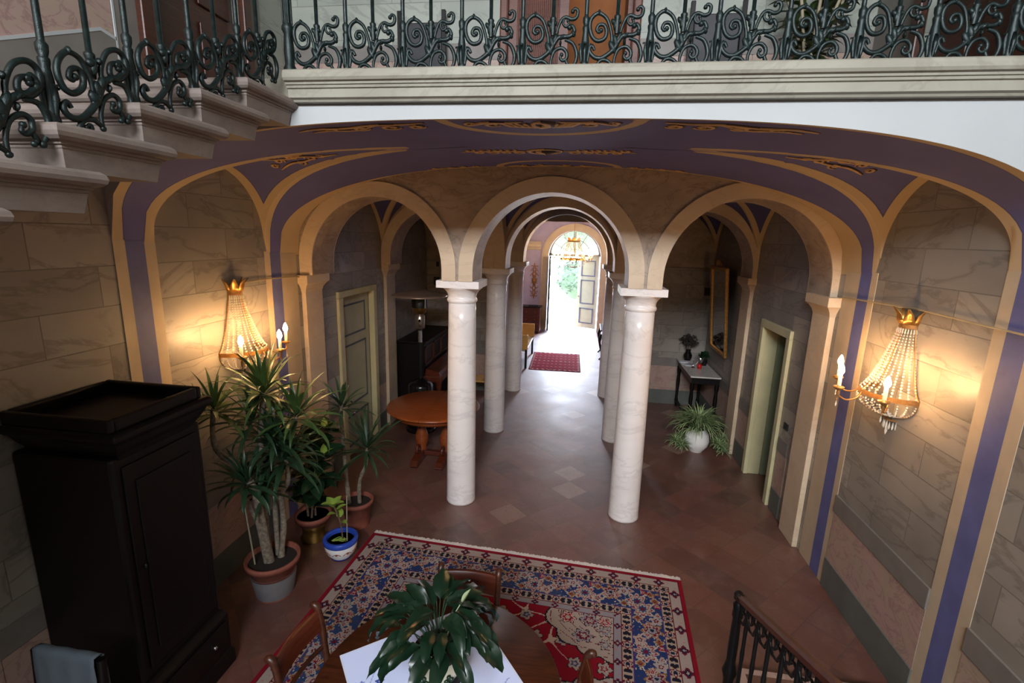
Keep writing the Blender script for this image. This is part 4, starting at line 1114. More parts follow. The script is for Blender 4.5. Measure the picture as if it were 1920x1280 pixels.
# ---- extending table by the left column
t = thing('pedestal_table', 'round honey brown extending table behind the left column', 'table', (-1.86, 6.0, 0))
m = MB()
for s in (-1, 1):
    a0 = PI/2 if s < 0 else -PI/2
    pr = [(.0, .725), (.57, .725), (.60, .735), (.615, .75), (.605, .765), (.58, .778), (.0, .78)]
    m.lathe(pr, 36, (s*.002, 0, 0), a0, a0+PI)
m.build('tabletop', 'table_wood', t)
m = MB(); m.lathe([(.50, .66), (.52, .66), (.52, .726), (.50, .726)], 48); m.build('apron', 'table_wood', t)
for s in (-1, 1):
    m = MB(); m.lathe([(.05, .10), (.075, .13), (.06, .16), (.085, .24), (.09, .32), (.055, .42), (.04, .50), (.06, .53), (.045, .58), (.08, .64), (.10, .67)], 18, (s*.17, 0, 0)); m.build('carved_column', 'table_wood', t)
    m = MB(); m.prism([(-.34, .0), (.34, .0), (.36, .03), (.30, .08), (.12, .13), (-.12, .13), (-.30, .08), (-.36, .03)], 'x', s*.17-.05, s*.17+.05)
    for q_ in (-1, 1): m.tube([(s*.17, q_*(.16+.05*math.cos(a)), .19+.05*math.sin(a)) for a in lin(-1.5, 3.8, 14)], .022, 8)
    m.build('foot', 'mahogany', t, bevel=.008)
m = MB(); m.box(-.17, .17, -.04, .04, .05, .11); m.build('stretcher', 'mahogany', t, bevel=.006)
# ---- patio heater
t = thing('patio_heater', 'black gas patio heater with a wide metal hood in the left aisle', 'patio heater', (-2.36, 6.95, 0))
m = MB(); m.lathe([(.23, 0), (.235, .03), (.22, .05), (.20, .06)], 32); m.build('base', 'black_gloss', t)
m = MB(); m.lathe([(.19, .05), (.195, .08), (.19, .72), (.17, .76), (.10, .80), (.04, .83)], 32); m.build('tank_cover', 'black_gloss', t)
m = MB(); m.lathe([(.026, .8), (.026, 1.62)], 14); m.build('pole', 'black_iron', t)
m = MB(); m.lathe([(.030, 1.40), (.030, 1.58)], 14); m.build('sleeve', 'silver', t)
m = MB(); m.lathe([(.03, 1.60), (.075, 1.62), (.075, 1.80), (.05, 1.83)], 16); o = m.build('control_head', 'steel', t)
m = MB(); m.ell((.02, -.078, 1.74), .02, .012, .02).ell((.02, -.078, 1.67), .014, .01, .014); m.build('dial', 'black_gloss', o)
m = MB(); m.lathe([(.04, 1.83), (.09, 1.85), (.11, 1.90), (.12, 1.93)], 24); m.build('burner_cup', 'brass', t)
m = MB(); m.lathe([(.12, 1.93), (.125, 2.10), (.11, 2.12)], 24); m.build('burner_screen', 'black_iron', t)
m = MB(); m.lathe([(.41, 2.105), (.412, 2.112), (.34, 2.135), (.2, 2.165), (.12, 2.195), (.03, 2.205), (.001, 2.206)], 48); m.build('hood', 'bronze_hood', t)
m = MB(); m.tube([(.10, -.06, 2.12), (.10, -.06, 1.93)], .012, 8); m.build('bracket', 'silver', t)
# ---- upright piano
t = thing('piano', 'dark mahogany upright piano against the left aisle wall', 'piano', (XL+.02, 8.15, 0))
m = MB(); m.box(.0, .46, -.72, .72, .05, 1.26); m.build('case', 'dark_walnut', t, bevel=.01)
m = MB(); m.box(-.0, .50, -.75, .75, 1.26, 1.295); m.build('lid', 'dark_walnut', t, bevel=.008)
m = MB(); m.box(.44, .74, -.72, .72, .62, .72); m.build('keybed', 'mahogany', t, bevel=.01)
m = MB(); m.prism([(.46, .72), (.72, .72), (.70, .79), (.48, .84)], 'y', -.70, .70); m.build('fallboard', 'mahogany', t, bevel=.006)
for s in (-1, 1):
    m = MB(); m.lathe([(.05, 0), (.035, .06), (.03, .3), (.045, .5), (.05, .62)], 12, (.68, s*.64, 0)); m.build('leg', 'mahogany', t)
for i in (-1, 0, 1):
    m = MB(); e = .02; y0, y1, z0, z1 = i*.46-.21, i*.46+.21, .90, 1.20
    for a in ((y0, y1, z0, z0+e), (y0, y1, z1-e, z1), (y0, y0+e, z0, z1), (y1-e, y1, z0, z1)): m.box(.455, .472, a[0], a[1], a[2], a[3])
    m.build('panel_moulding', 'mahogany', t)
# ---- small ladder back chair
t = thing('ladder_back_chair', 'small dark ladder back chair between the two left columns', 'chair', (-1.78, 8.42, 0), -PI/2)
m = MB(); m.box(-.2, .2, -.19, .19, .43, .46); m.build('seat', 'light_wood', t, bevel=.006)
for x in (-.18, .18):
    m = MB(); m.tube([(x, -.17, 0), (x, -.17, .44)], .018, 8); m.build('leg', 'dark_walnut', t)
    m = MB(); m.tube([(x, .18, 0), (x, .18, .45), (x, .24, .95)], .018, 8); m.build('back_post', 'dark_walnut', t)
for z, y in ((.60, .2), (.72, .212), (.85, .228)):
    m = MB(); m.box(-.17, .17, y-.008, y+.008, z, z+.05); m.build('slat', 'dark_walnut', t)
# ---- console table under the mirror
t = thing('console_table', 'marble topped dark console table against the right wall', 'table', (2.06, 8.45, 0))
m = MB(); m.box(-.235, .235, -.62, .62, .875, .90); m.build('tabletop', 'table_marble', t, bevel=.006)
m = MB(); m.box(-.20, .225, -.57, .57, .76, .875); m.build('apron', 'dark_walnut', t, bevel=.004)
for x in (-.18, .2):
    for y in (-.54, .54): m = MB(); m.lathe([(.022, 0), (.018, .05), (.03, .12), (.02, .2), (.034, .5), (.025, .62), (.036, .68), (.036, .77)], 12, (x, y, 0)); m.build('leg', 'dark_walnut', t)
m = MB(); m.box(-.18, .2, -.02, .02, .1, .14); m.box(-.2, -.16, -.54, .54, .1, .13); m.build('stretcher', 'dark_walnut', t)
CT = .90
t = thing('vase', 'dark vase of dried flowers at the far end of the console table', 'vase', (1.99, 8.93, CT))
m = MB(); m.lathe([(.05, 0), (.07, .05), (.075, .1), (.04, .17), (.05, .2)], 16); m.build('pot', 'black_gloss', t)
m = MB(); r_ = random.Random(2)
for i in range(140):
    a, e, r = r_.uniform(0, 6.3), r_.uniform(-.3, 1.5), r_.uniform(.05, .17); c = Vector((r*math.cos(a)*math.cos(e), r*math.sin(a)*math.cos(e), .32+r*math.sin(e)*.9)); d = Vector((r_.uniform(-1, 1), r_.uniform(-1, 1), r_.uniform(-1, 1))).normalized()*.035; s_ = d.orthogonal()*.5
    m.add([c-d, c+s_, c+d, c-s_], [(0, 1, 2, 3)])
for i in range(10): a = i*.63; m.tube([(0, 0, .12), (.1*math.cos(a), .1*math.sin(a), .35)], .003, 4)
m.build('dried_flowers', 'dry_leaf', t)
t = thing('potted_plant', 'small dark potted plant beside the mirror foot on the console', 'plant', (2.20, 8.62, CT))
m = MB(); m.lathe([(.045, 0), (.06, .1), (.064, .11)], 14); m.build('pot', 'black_gloss', t)
m = MB(); r_ = random.Random(8)
for i in range(90):
    a, e, r = r_.uniform(0, 6.3), r_.uniform(0, 1.5), r_.uniform(.03, .11); c = Vector((r*math.cos(a)*math.cos(e), r*math.sin(a)*math.cos(e), .14+r*math.sin(e))); d = Vector((r_.uniform(-1, 1), r_.uniform(-1, 1), r_.uniform(-1, 1))).normalized()*.03; s_ = d.orthogonal()*.6
    m.add([c-d, c+s_, c+d, c-s_], [(0, 1, 2, 3)])
m.build('foliage', 'ficus_leaf', t)
m = MB(); m.lathe([(.001, .002), (.034, .003), (.036, .08), (.001, .082)], 16); tag(m.build('candle', 'red_wax', loc=(2.07, 8.36, CT)), 'red candle standing on the console table', 'candle')
t = thing('goblet', 'shiny silver goblet beside the red candle', 'goblet', (2.11, 8.50, CT))
m = MB(); m.lathe([(.035, 0), (.03, .01), (.008, .02), (.008, .06), (.03, .075), (.045, .10), (.05, .14), (.042, .16)], 18); m.build('bowl', 'silver', t)
t = thing('candlestick', 'small branched silver candlestick next to the red candle', 'candlestick', (1.98, 8.42, CT))
m = MB(); m.lathe([(.04, 0), (.02, .015), (.008, .03), (.008, .10), (.014, .12)], 14); m.build('stem', 'silver', t)
m = MB(); m.tube([(-.07, 0, .09), (-.04, 0, .05), (0, 0, .06), (.04, 0, .05), (.07, 0, .09)], .006, 6)
for x in (-.07, .07): m.lathe([(.005, .0), (.015, .02), (.01, .03)], 10, (x, 0, .08))
m.build('branches', 'silver', t)
for (x, y, r, lb) in ((1.95, 8.58, .3, 'white folded papers in the middle of the console table'), (1.92, 8.77, -.2, 'white papers under the dried flower vase')):
    m = MB(); m.box(-.10, .10, -.07, .07, .001, .008).box(-.085, .09, -.05, .08, .008, .013, .2); o = tag(m.build('papers', 'paper', loc=(x, y, CT)), lb, 'papers'); o.rotation_euler = (0, 0, r)
# ---- tall mirror
t = thing('mirror', 'tall mirror in a thin gilt frame tilting off the right wall', 'mirror', (XR-.02, 8.12, 1.26)); t.rotation_euler = (0, -.09, 0)
m = MB(); m.box(-.03, -.012, -.40, .40, .05, 1.33); m.build('glass', 'mirror_glass', t)
for a in ((-.46, -.40, 0, 1.38), (.40, .46, 0, 1.38), (-.40, .40, 0, .06), (-.40, .40, 1.32, 1.38)):
    m = MB(); m.box(-.055, -.005, a[0], a[1], a[2], a[3]); m.build('frame_side', 'gilt', t, bevel=.014)
m = MB(); m.tube([(-.03, .12*math.cos(a), 1.40+.07*math.sin(a)) for a in lin(0, PI, 12)], .02, 8); m.ell((-.035, 0, 1.44), .02, .05, .04); m.build('crest', 'gilt', t)
# ---- entrance hall furniture
t = thing('settle', 'pale wooden settle with a yellow back in the entrance hall', 'bench', (-1.40, 11.7, 0))
m = MB(); m.box(-.25, .25, -.75, .75, .40, .45); m.build('seat', 'pale_ceramic', t, bevel=.01)
m = MB(); m.box(-.27, -.22, -.75, .75, .45, 1.0); m.build('backrest', 'light_wood', t, bevel=.01)
for s in (-1, 1):
    m = MB(); m.box(-.25, .27, s*.77-.025, s*.77+.025, .45, .80); m.build('side_panel', 'light_wood', t, bevel=.012)
    for x in (-.22, .23): m = MB(); m.box(x-.025, x+.025, s*.75-.025, s*.75+.025, 0, .45); m.build('leg', 'dark_walnut', t)
t = thing('chest', 'brown wooden chest left of the bright entrance door', 'chest', (-1.52, 15.45, 0))
m = MB(); m.box(-.30, .30, -.22, .25, .06, .82); m.build('body', 'mahogany', t, bevel=.01)
m = MB(); m.box(-.32, .32, -.24, .26, .82, .85); m.build('top', 'dark_walnut', t, bevel=.006)
for i in range(3):
    m = MB(); m.box(-.27, .27, -.235, -.22, .10+.24*i, .31+.24*i); o = m.build('drawer', 'mahogany', t, bevel=.005)
    m = MB()
    for x in (-.14, .14): m.ell((x, -.245, .205+.24*i), .014, .014, .014)
    m.build('knob', 'brass', o)
for x in (-.27, .27):
    for y in (-.19, .22): m = MB(); m.box(x-.02, x+.02, y-.02, y+.02, 0, .06); m.build('foot', 'mahogany', t)
m = MB(); m.box(-.15, .15, -.10, .10, 0, .035); tag(m.build('book', 'black_leather', loc=(-1.45, 15.4, .85), bevel=.004), 'dark book lying on the brown chest', 'book')
t = thing('console_table', 'dark carved console with curved legs in the entrance hall', 'table', (.86, 12.65, 0))
m = MB(); m.box(-.30, .26, -.5, .5, .74, .78); m.build('tabletop', 'dark_walnut', t, bevel=.01)
m = MB(); m.box(-.26, .24, -.45, .45, .62, .74); m.build('apron', 'mahogany', t, bevel=.012)
for x, s in ((-.26, -1), (.22, 1)):
    for y in (-.42, .42): m = MB(); m.tube(spline([(x, y, .66), (x+s*.05, y, .5), (x, y, .25), (x-s*.03, y, .1), (x+s*.04, y, 0)], 5), [.04]*6+[.03]*5+[.022]*5+[.018]*5, 8); m.build('leg', 'dark_walnut', t)
t = thing('vase', 'pale vase of flowers on the carved console in the entrance hall', 'vase', (.80, 12.6, .78))
m = MB(); m.lathe([(.05, 0), (.08, .06), (.07, .14), (.04, .2), (.05, .24)], 16); m.build('pot', 'white_ceramic', t)
m = MB(); r_ = random.Random(4)
for i in range(70):
    a, e, r = r_.uniform(0, 6.3), r_.uniform(-.1, 1.5), r_.uniform(.06, .16); c = Vector((r*math.cos(a)*math.cos(e), r*math.sin(a)*math.cos(e), .33+r*math.sin(e))); m.ell(c, .022, .022, .018, 6, 4)
m.build('flowers', 'pink_marble', t)
# painted ornament on the lavender wall
t = thing('wall_ornament', 'tall gilded arabesque ornament on the lavender wall by the entrance', 'wall ornament', (-1.52, 15.985, 1.6))
m = MB()
for sx in (-1, 1):
    for z0, sg in ((.1, 1), (-.1, -1)):
        for k, (r, off) in enumerate(((.075, .14), (.06, .30), (.045, .45))):
            m.tube([(sx*(.07+r*math.cos(a)), 0, z0*0+sg*(off+r*math.sin(a))) for a in lin(.3, 5.2, 18)], .012, 6)
        m.tube([(sx*.012, 0, 0), (sx*.05, 0, sg*.2), (sx*.02, 0, sg*.42), (0, 0, sg*.58)], .012, 6)
m.lathe([(.001, -.2), (.05, -.08), (.09, 0), (.05, .08), (.001, .2)], 4)
m.build('scrolls', 'gilt_dull', t)
# ---- chair with the pale cloth beside the wardrobe
t = thing('side_chair', 'dark side chair in the shadow in front of the wardrobe', 'chair', (-2.33, 1.43, 0))
m = MB(); m.box(-.2, .2, -.2, .2, .42, .47); m.build('seat', 'black_leather', t, bevel=.012)
for x in (-.18, .18):
    m = MB(); m.tube([(x, -.18, 0), (x, -.18, .43)], .02, 8); m.build('leg', 'dark_walnut', t)
    m = MB(); m.tube([(x, .17, 0), (x, .19, .5), (x, .22, .99)], .02, 8); m.build('back_post', 'dark_walnut', t)
m = MB(); m.box(-.17, .17, .205, .225, .72, .96); m.build('back_panel', 'dark_walnut', t, bevel=.008)
m = MB(); rows = []
for i in range(15):
    x = -.17+.34*i/14; w_ = .006*math.sin(i*1.3)
    rows.append([(x+.004*math.sin(k*2+i), y+w_*(1-k/12), z) for k, (y, z) in enumerate([(.185, .62), (.187, .7), (.19, .8), (.192, .9), (.193, .97), (.20, 1.005), (.215, 1.012), (.235, 1.008), (.25, .99), (.252, .9), (.252, .8), (.25, .7), (.25, .64)])])
m.grid(rows); o = tag(m.build('cloth', 'cloth_pale', loc=(-2.33, 1.43, 0)), 'pale cloth draped over the side chair by the wardrobe', 'cloth'); o.modifiers.new('thick', 'SOLIDIFY').thickness = .004
# ---- gallery chairs against the back wall
for x, lb in ((-1.58, 'dark backed chair on the gallery left of the brown door'), (1.02, 'dark backed chair on the gallery right of the brown door')):
    t = thing('gallery_chair', lb, 'chair', (x, 4.62, ZG), 0, 'dark chairs on the gallery')
    m = MB(); m.box(-.2, .2, -.2, .2, .44, .50); m.build('seat', 'black_leather', t, bevel=.015)
    for px in (-.21, .21):
        m = MB(); m.box(px-.018, px+.018, .16, .2, 0, 1.16); m.build('back_post', 'dark_walnut', t, bevel=.004)
        m = MB(); m.box(px-.018, px+.018, -.2, -.16, 0, .48); m.build('leg', 'dark_walnut', t, bevel=.004)
    m = MB(); m.box(-.19, .19, .165, .195, .52, 1.06); m.build('back_panel', 'black_leather', t, bevel=.01)
    m = MB(); m.box(-.19, .19, -.185, -.165, .12, .16); m.build('stretcher', 'dark_walnut', t)

# ================================================================== PLANTS
def blade(mb, base, az, el, L, w_, droop, n=7, fold=.35, tip=.5, dmode=False, twist=0):
    """one strap leaf: a folded strip that bends towards the ground"""
    p = Vector(base); ca, sa = math.cos(az), math.sin(az); side0 = Vector((-sa, ca, 0)); vs = []; st = L/n; ds = []
    for i in range(n+1):
        s = i/n; e = el-droop*s*s; d = Vector((ca*math.cos(e), sa*math.cos(e), math.sin(e))); up = Vector((-ca*math.sin(e), -sa*math.sin(e), math.cos(e)))
        side = side0*math.cos(twist*s)+up*math.sin(twist*s)
        ww = w_*(min(1, (s+.12)*3.2))*(1-max(0, (s-tip)/(1-tip))**1.6) if s < 1 else .0008
        vs += [p-side*ww+up*(ww*fold), p, p+side*ww+up*(ww*fold)]; ds += [-1, 0, 1]; p = p+d*st
    o = mb.add(vs, [(3*i+k, 3*i+k+1, 3*i+4+k, 3*i+3+k) for i in range(n) for k in (0, 1)], True)
    if dmode:
        for i, v in enumerate(ds): mb.d[o+i] = v
def broad(mb, base, az, el, L, w_, droop, n=8, fold=.18, wav=.0, roll=0):
    """one oval leaf on a short stalk, with a raised blade either side of the midrib"""
    p = Vector(base); ca, sa = math.cos(az), math.sin(az); side0 = Vector((-sa, ca, 0)); vs = []; st = L/n
    for i in range(n+1):
        s = i/n; e = el-droop*s; d = Vector((ca*math.cos(e), sa*math.cos(e), math.sin(e))); up = Vector((-ca*math.sin(e), -sa*math.sin(e), math.cos(e)))
        side = side0*math.cos(roll)+up*math.sin(roll); upp = up*math.cos(roll)-side0*math.sin(roll)
        ww = w_*max(.02, math.sin(PI*min(1, s**.72))**.95)*(1 if s < .97 else .1); z = wav*math.sin(i*2.1)
        vs += [p-side*ww+upp*(ww*fold+z), p-side*ww*.5+upp*(ww*fold*.3), p-upp*ww*.06, p+side*ww*.5+upp*(ww*fold*.3), p+side*ww+upp*(ww*fold-z)]; p = p+d*st
    mb.add(vs, [(5*i+k, 5*i+k+1, 5*i+6+k, 5*i+5+k) for i in range(n) for k in range(4)], True)
def pot(t, r0, r1, h, mat, rim=.03, name='pot', n=32):
    m = MB(); m.lathe([(r0, 0), (r0+(r1-r0)*.75, h-rim*1.6), (r1+.012, h-rim*1.5), (r1+.016, h), (r1-.004, h), (r1-.012, h-.04), (r0*.8, h-.045)], n); o = m.build(name, mat, t)
    m = MB(); m.lathe([(.001, h-.036), (r1-.010, h-.04)], n); m.build('soil', 'soil', t); return o
def head(t, c, seed, n=34, L=.36, w_=.019, mat='yucca_leaf', lean=(0, 0), lo=-.5):
    r_ = random.Random(seed); m = MB(); c = Vector(c)
    for i in range(n):
        k = i/(n-1); az = i*2.4+r_.uniform(-.3, .3); el = 1.42-1.75*k**.9+r_.uniform(-.12, .12)
        blade(m, c+Vector((.012*math.cos(az), .012*math.sin(az), -.09*k)), az, max(lo, el), L*r_.uniform(.7, 1.18)*(.85 if k < .15 else 1), w_*r_.uniform(.7, 1.05), r_.uniform(.15, 1.0)+1.1*k*k, 8, twist=r_.uniform(-.5, .5))
    lim = XL+.03-t.location.x; m.v = [(max(a, lim+.012*math.sin(i)), b, z) for i, (a, b, z) in enumerate(m.v)]   # leaves rest against the wall
    return m.build('foliage', mat, t, uv=False, fixn=False)
# ---- big yucca
t = thing('yucca_plant', 'tall multi stemmed yucca in a chalky terracotta pot beside the wardrobe', 'plant', (-2.42, 3.29, 0))
B = Vector((-2.42, 3.29, 0))
def wl(pts): return [tuple(Vector(p)-B) for p in pts]
m = MB(); m.lathe([(.145, 0), (.185, .25)], 36, (0, 0, .0)); m.lathe([(.147, .02), (.186, .2)], 36)
pot(t, .145, .20, .34, 'terracotta_pot')
m = MB(); m.lathe([(.1475, .012), (.177, .19), (.168, .205), (.178, .215)], 36); m.build('lime_crust', 'plastic_grey', t)
for k, (pts, r0, r1) in enumerate((([(-2.43, 3.27, .28), (-2.448, 3.22, .79), (-2.496, 3.2, 1.065), (-2.60, 3.2, 1.2), (-2.72, 3.19, 1.27), (-2.76, 3.18, 1.42), (-2.727, 3.18, 1.66)], .034, .016),
      ([(-2.47, 3.31, .28), (-2.50, 3.35, .70), (-2.499, 3.36, 1.08), (-2.488, 3.36, 1.36), (-2.47, 3.37, 1.55), (-2.44, 3.38, 1.74)], .030, .018),
      ([(-2.38, 3.34, .28), (-2.374, 3.4, .555), (-2.372, 3.4, .828), (-2.303, 3.4, .98), (-2.309, 3.4, 1.19)], .026, .016),
      ([(-2.42, 3.36, .28), (-2.452, 3.43, .84), (-2.40, 3.44, 1.05), (-2.30, 3.45, 1.25), (-2.22, 3.45, 1.53)], .022, .014),
      ([(-2.45, 3.25, .28), (-2.46, 3.2, .7), (-2.47, 3.15, .85), (-2.52, 3.14, 1.05)], .022, .014))):
    s_ = spline(wl(pts), 5); N = len(s_); r_ = random.Random(k); m = MB(); m.tube(s_, [(r0+(r1-r0)*i/(N-1))*(1+.16*r_.uniform(-1, 1)) for i in range(N)], 9); m.build('stem', 'grey_bark', t)
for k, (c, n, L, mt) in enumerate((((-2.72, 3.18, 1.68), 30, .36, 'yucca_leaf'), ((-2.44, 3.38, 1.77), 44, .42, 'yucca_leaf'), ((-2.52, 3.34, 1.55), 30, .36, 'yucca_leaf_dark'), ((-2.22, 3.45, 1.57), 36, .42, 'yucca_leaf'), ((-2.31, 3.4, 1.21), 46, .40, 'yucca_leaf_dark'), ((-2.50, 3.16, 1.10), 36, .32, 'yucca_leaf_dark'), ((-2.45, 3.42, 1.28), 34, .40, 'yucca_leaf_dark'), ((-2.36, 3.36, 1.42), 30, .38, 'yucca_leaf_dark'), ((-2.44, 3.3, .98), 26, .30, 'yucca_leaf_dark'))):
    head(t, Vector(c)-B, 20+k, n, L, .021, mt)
m = MB(); m.tube(wl([(-2.518, 3.2, .31), (-2.575, 3.2, 1.0)]), .007, 6); m.build('cane', 'cane', t)
# ---- rubber plant in a brass cachepot
t = thing('rubber_plant', 'rubber plant with broad glossy leaves in terracotta over a brass cachepot', 'plant', (-2.50, 4.05, 0)); B = Vector((-2.50, 4.05, 0))
m = MB(); m.lathe([(.125, 0), (.13, .02), (.105, .05), (.11, .12), (.13, .17), (.12, .18)], 32); m.build('cachepot', 'brass', t)
m = MB(); m.lathe([(.10, .10), (.15, .22), (.17, .22), (.172, .27), (.155, .27), (.15, .24), (.1, .235)], 32); m.build('pot', 'terracotta_pot', t)
m = MB(); m.lathe([(.001, .24), (.15, .24)], 24); m.build('soil', 'soil', t)
r_ = random.Random(11)
for pts in ([(-2.54, 4.03, .22), (-2.56, 4.05, .6), (-2.44, 4.0, 1.0), (-2.27, 3.95, 1.22)], [(-2.48, 4.06, .22), (-2.44, 4.0, .7), (-2.26, 3.9, .98)], [(-2.5, 4.02, .22), (-2.40, 3.92, .55), (-2.30, 3.84, .78)]):
    s_ = spline(wl(pts), 6); m = MB(); m.tube(s_, [.012-.005*i/len(s_) for i in range(len(s_))], 7); m.build('stem', 'brown_bark', t)
    m = MB(); y_ = MB()
    for i in range(4, len(s_)):
        for q_ in range(2): broad(m, s_[i], i*2.4+q_*3.0+r_.uniform(-.4, .4), r_.uniform(.1, .8), r_.uniform(.20, .28), r_.uniform(.060, .085), r_.uniform(.5, 1.2), roll=r_.uniform(-.4, .4))
    for q_ in range(3): broad(y_, s_[-1], q_*2.1, .9, .12, .03, .6)
    m.build('leaves', 'ficus_leaf', t, uv=False, fixn=False); y_.build('young_leaves', 'lime_leaf', t, uv=False, fixn=False)
# ---- smaller yucca
t = thing('yucca_plant', 'smaller drooping yucca in a clean terracotta pot nearest the green door', 'plant', (-2.18, 4.34, 0)); B = Vector((-2.18, 4.34, 0))
pot(t, .115, .155, .29, 'terracotta_pot')
for pts, r0 in (([(-2.25, 4.31, .24), (-2.26, 4.3, .51), (-2.275, 4.3, .81), (-2.284, 4.3, 1.2), (-2.277, 4.3, 1.33)], .024), ([(-2.15, 4.34, .24), (-2.134, 4.33, .5), (-2.051, 4.32, .71), (-2.034, 4.31, .88)], .022)):
    s_ = spline(wl(pts), 5); r_ = random.Random(3); m = MB(); m.tube(s_, [(r0-.008*i/len(s_))*(1+.15*r_.uniform(-1, 1)) for i in range(len(s_))], 9); m.build('stem', 'grey_bark', t)
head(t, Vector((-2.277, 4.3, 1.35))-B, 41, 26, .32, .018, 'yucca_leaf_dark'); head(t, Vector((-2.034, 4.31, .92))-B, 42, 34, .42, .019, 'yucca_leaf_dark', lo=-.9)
# ---- blue and white pot
t = thing('seedling_plant', 'young light green plant in a blue rimmed white ceramic pot by the rug', 'plant', (-2.10, 3.83, 0)); B = Vector((-2.10, 3.83, 0))
m = MB(); m.lathe([(.085, 0), (.09, .01), (.13, .06), (.148, .12), (.148, .15)], 36); o = m.build('pot', 'white_ceramic', t)
m = MB()
for i in range(9):
    a = i*PI*2/9; cx = lambda b, da: ((.139+.0035)*math.cos(a+da), (.139+.0035)*math.sin(a+da), .085+b)
    m.tube([cx(.02*math.sin(k*3), -.28+.56*k) for k in lin(0, 1, 8)], .003, 5); m.ell(cx(.015, 0), .012, .012, .012, 6, 4)
m.build('painted_flowers', 'terracotta_pot', o)
m = MB(); m.lathe([(.088, .002), (.092, .0), (.095, .014)], 36); m.build('foot_ring', 'blue_glaze', o)
m = MB(); m.lathe([(.147, .148), (.158, .16), (.16, .195), (.15, .205), (.128, .205), (.122, .195), (.12, .15)], 36); m.build('rim', 'blue_glaze', t)
m = MB(); m.lathe([(.001, .165), (.125, .165)], 24); m.build('soil', 'soil', t)
m = MB(); s_ = spline(wl([(-2.079, 3.83, .16), (-2.091, 3.82, .36), (-2.139, 3.8, .54)]), 5); m.tube(s_, .007, 6); m.build('stem', 'brown_bark', t)
m = MB(); r_ = random.Random(5)
for i in range(5, len(s_)):
    broad(m, s_[i], i*2.4, r_.uniform(.2, .8), .12, .034, .7)
for q_ in range(5): broad(m, s_[-1], q_*1.3, .6, .12, .036, .6)
m.build('leaves', 'lime_leaf', t, uv=False, fixn=False)
m = MB(); m.tube(wl([(-2.037, 3.83, .16), (-2.015, 3.82, .64)]), .006, 6); m.build('cane', 'cane', t)
m = MB(); r_ = random.Random(9); m.tube(spline([(.06*math.cos(i*1.9)-.0, .05*math.sin(i*2.3)-.02, .172+.01*(i % 3)) for i in range(9)], 4), .004, 5); m.build('green_tie', 'lime_leaf', t)
# ---- peace lily on the dining table
PLX, PLY = -.615, 2.03
m = MB(); m.lathe([(.001, 0), (.10, 0), (.115, .012), (.118, .016), (.10, .012), (.001, .010)], 32); tag(m.build('saucer', 'black_leather', loc=(PLX+.01, PLY-.05, TZ+.003)), 'dark round mat under the peace lily pot', 'mat')
t = thing('peace_lily', 'peace lily with drooping dark leaves in a painted pot on the table', 'plant', (PLX, PLY, TZ+.016))
m = MB(); m.lathe([(.075, 0), (.085, .008), (.125, .05), (.137, .085), (.130, .115), (.118, .13), (.122, .145), (.108, .145), (.1, .12)], 36); o = m.build('pot', 'pale_ceramic', t)
m = MB()
for i in range(7):
    a = i*.9; 
    for k in range(4):
        b = a+.10*math.cos(k*1.57); z = .075+.018*math.sin(k*1.57); r = .1365; m.ell((r*math.cos(b), r*math.sin(b), z), .014, .014, .012, 6, 4)
m.build('painted_leaves', 'ficus_leaf', o)
m = MB(); m.lathe([(.1105, .131), (.121, .138), (.124, .147), (.106, .1475)], 36); m.build('dark_rim', 'dark_paint', t)
m = MB(); m.lathe([(.001, .125), (.105, .125)], 20); m.build('soil', 'soil', t)
r_ = random.Random(17); m = MB(); st = MB(); NL = 64
for i in range(NL):
    az = i*2.39996+r_.uniform(-.25, .25); k = i/(NL-1); e0 = 1.40-.62*k+r_.uniform(-.1, .1); Ls = r_.uniform(.22, .30)*(1-.12*k)
    p0 = Vector((.045*math.cos(az)*(.3+k), .045*math.sin(az)*(.3+k), .12)); d = Vector((math.cos(az)*math.cos(e0), math.sin(az)*math.cos(e0), math.sin(e0))); p1 = p0+d*Ls
    mid = (p0+p1)/2+Vector((-.02*math.cos(az), -.02*math.sin(az), .015)); st.tube([p0, mid, p1], [.0035, .003, .0025], 5)
    broad(m, p1, az+r_.uniform(-.6, .6), e0-.6-r_.uniform(0, .6), r_.uniform(.15, .215), r_.uniform(.032, .046), r_.uniform(.7, 1.5)+.35*k, 9, .3, .006, r_.uniform(-.5, .5))
st.build('stalks', 'yucca_leaf_dark', t, uv=False); m.build('leaves', 'lily_leaf', t, uv=False, fixn=False)
m = MB(); m.tube([(.02, -.01, .12), (.08, .0, .35), (.12, .0, .43)], .003, 5); broad(m, (.12, 0, .42), .2, 1.0, .10, .022, -.2, 7, .6); m.build('spathe', 'spathe_green', t, uv=False)
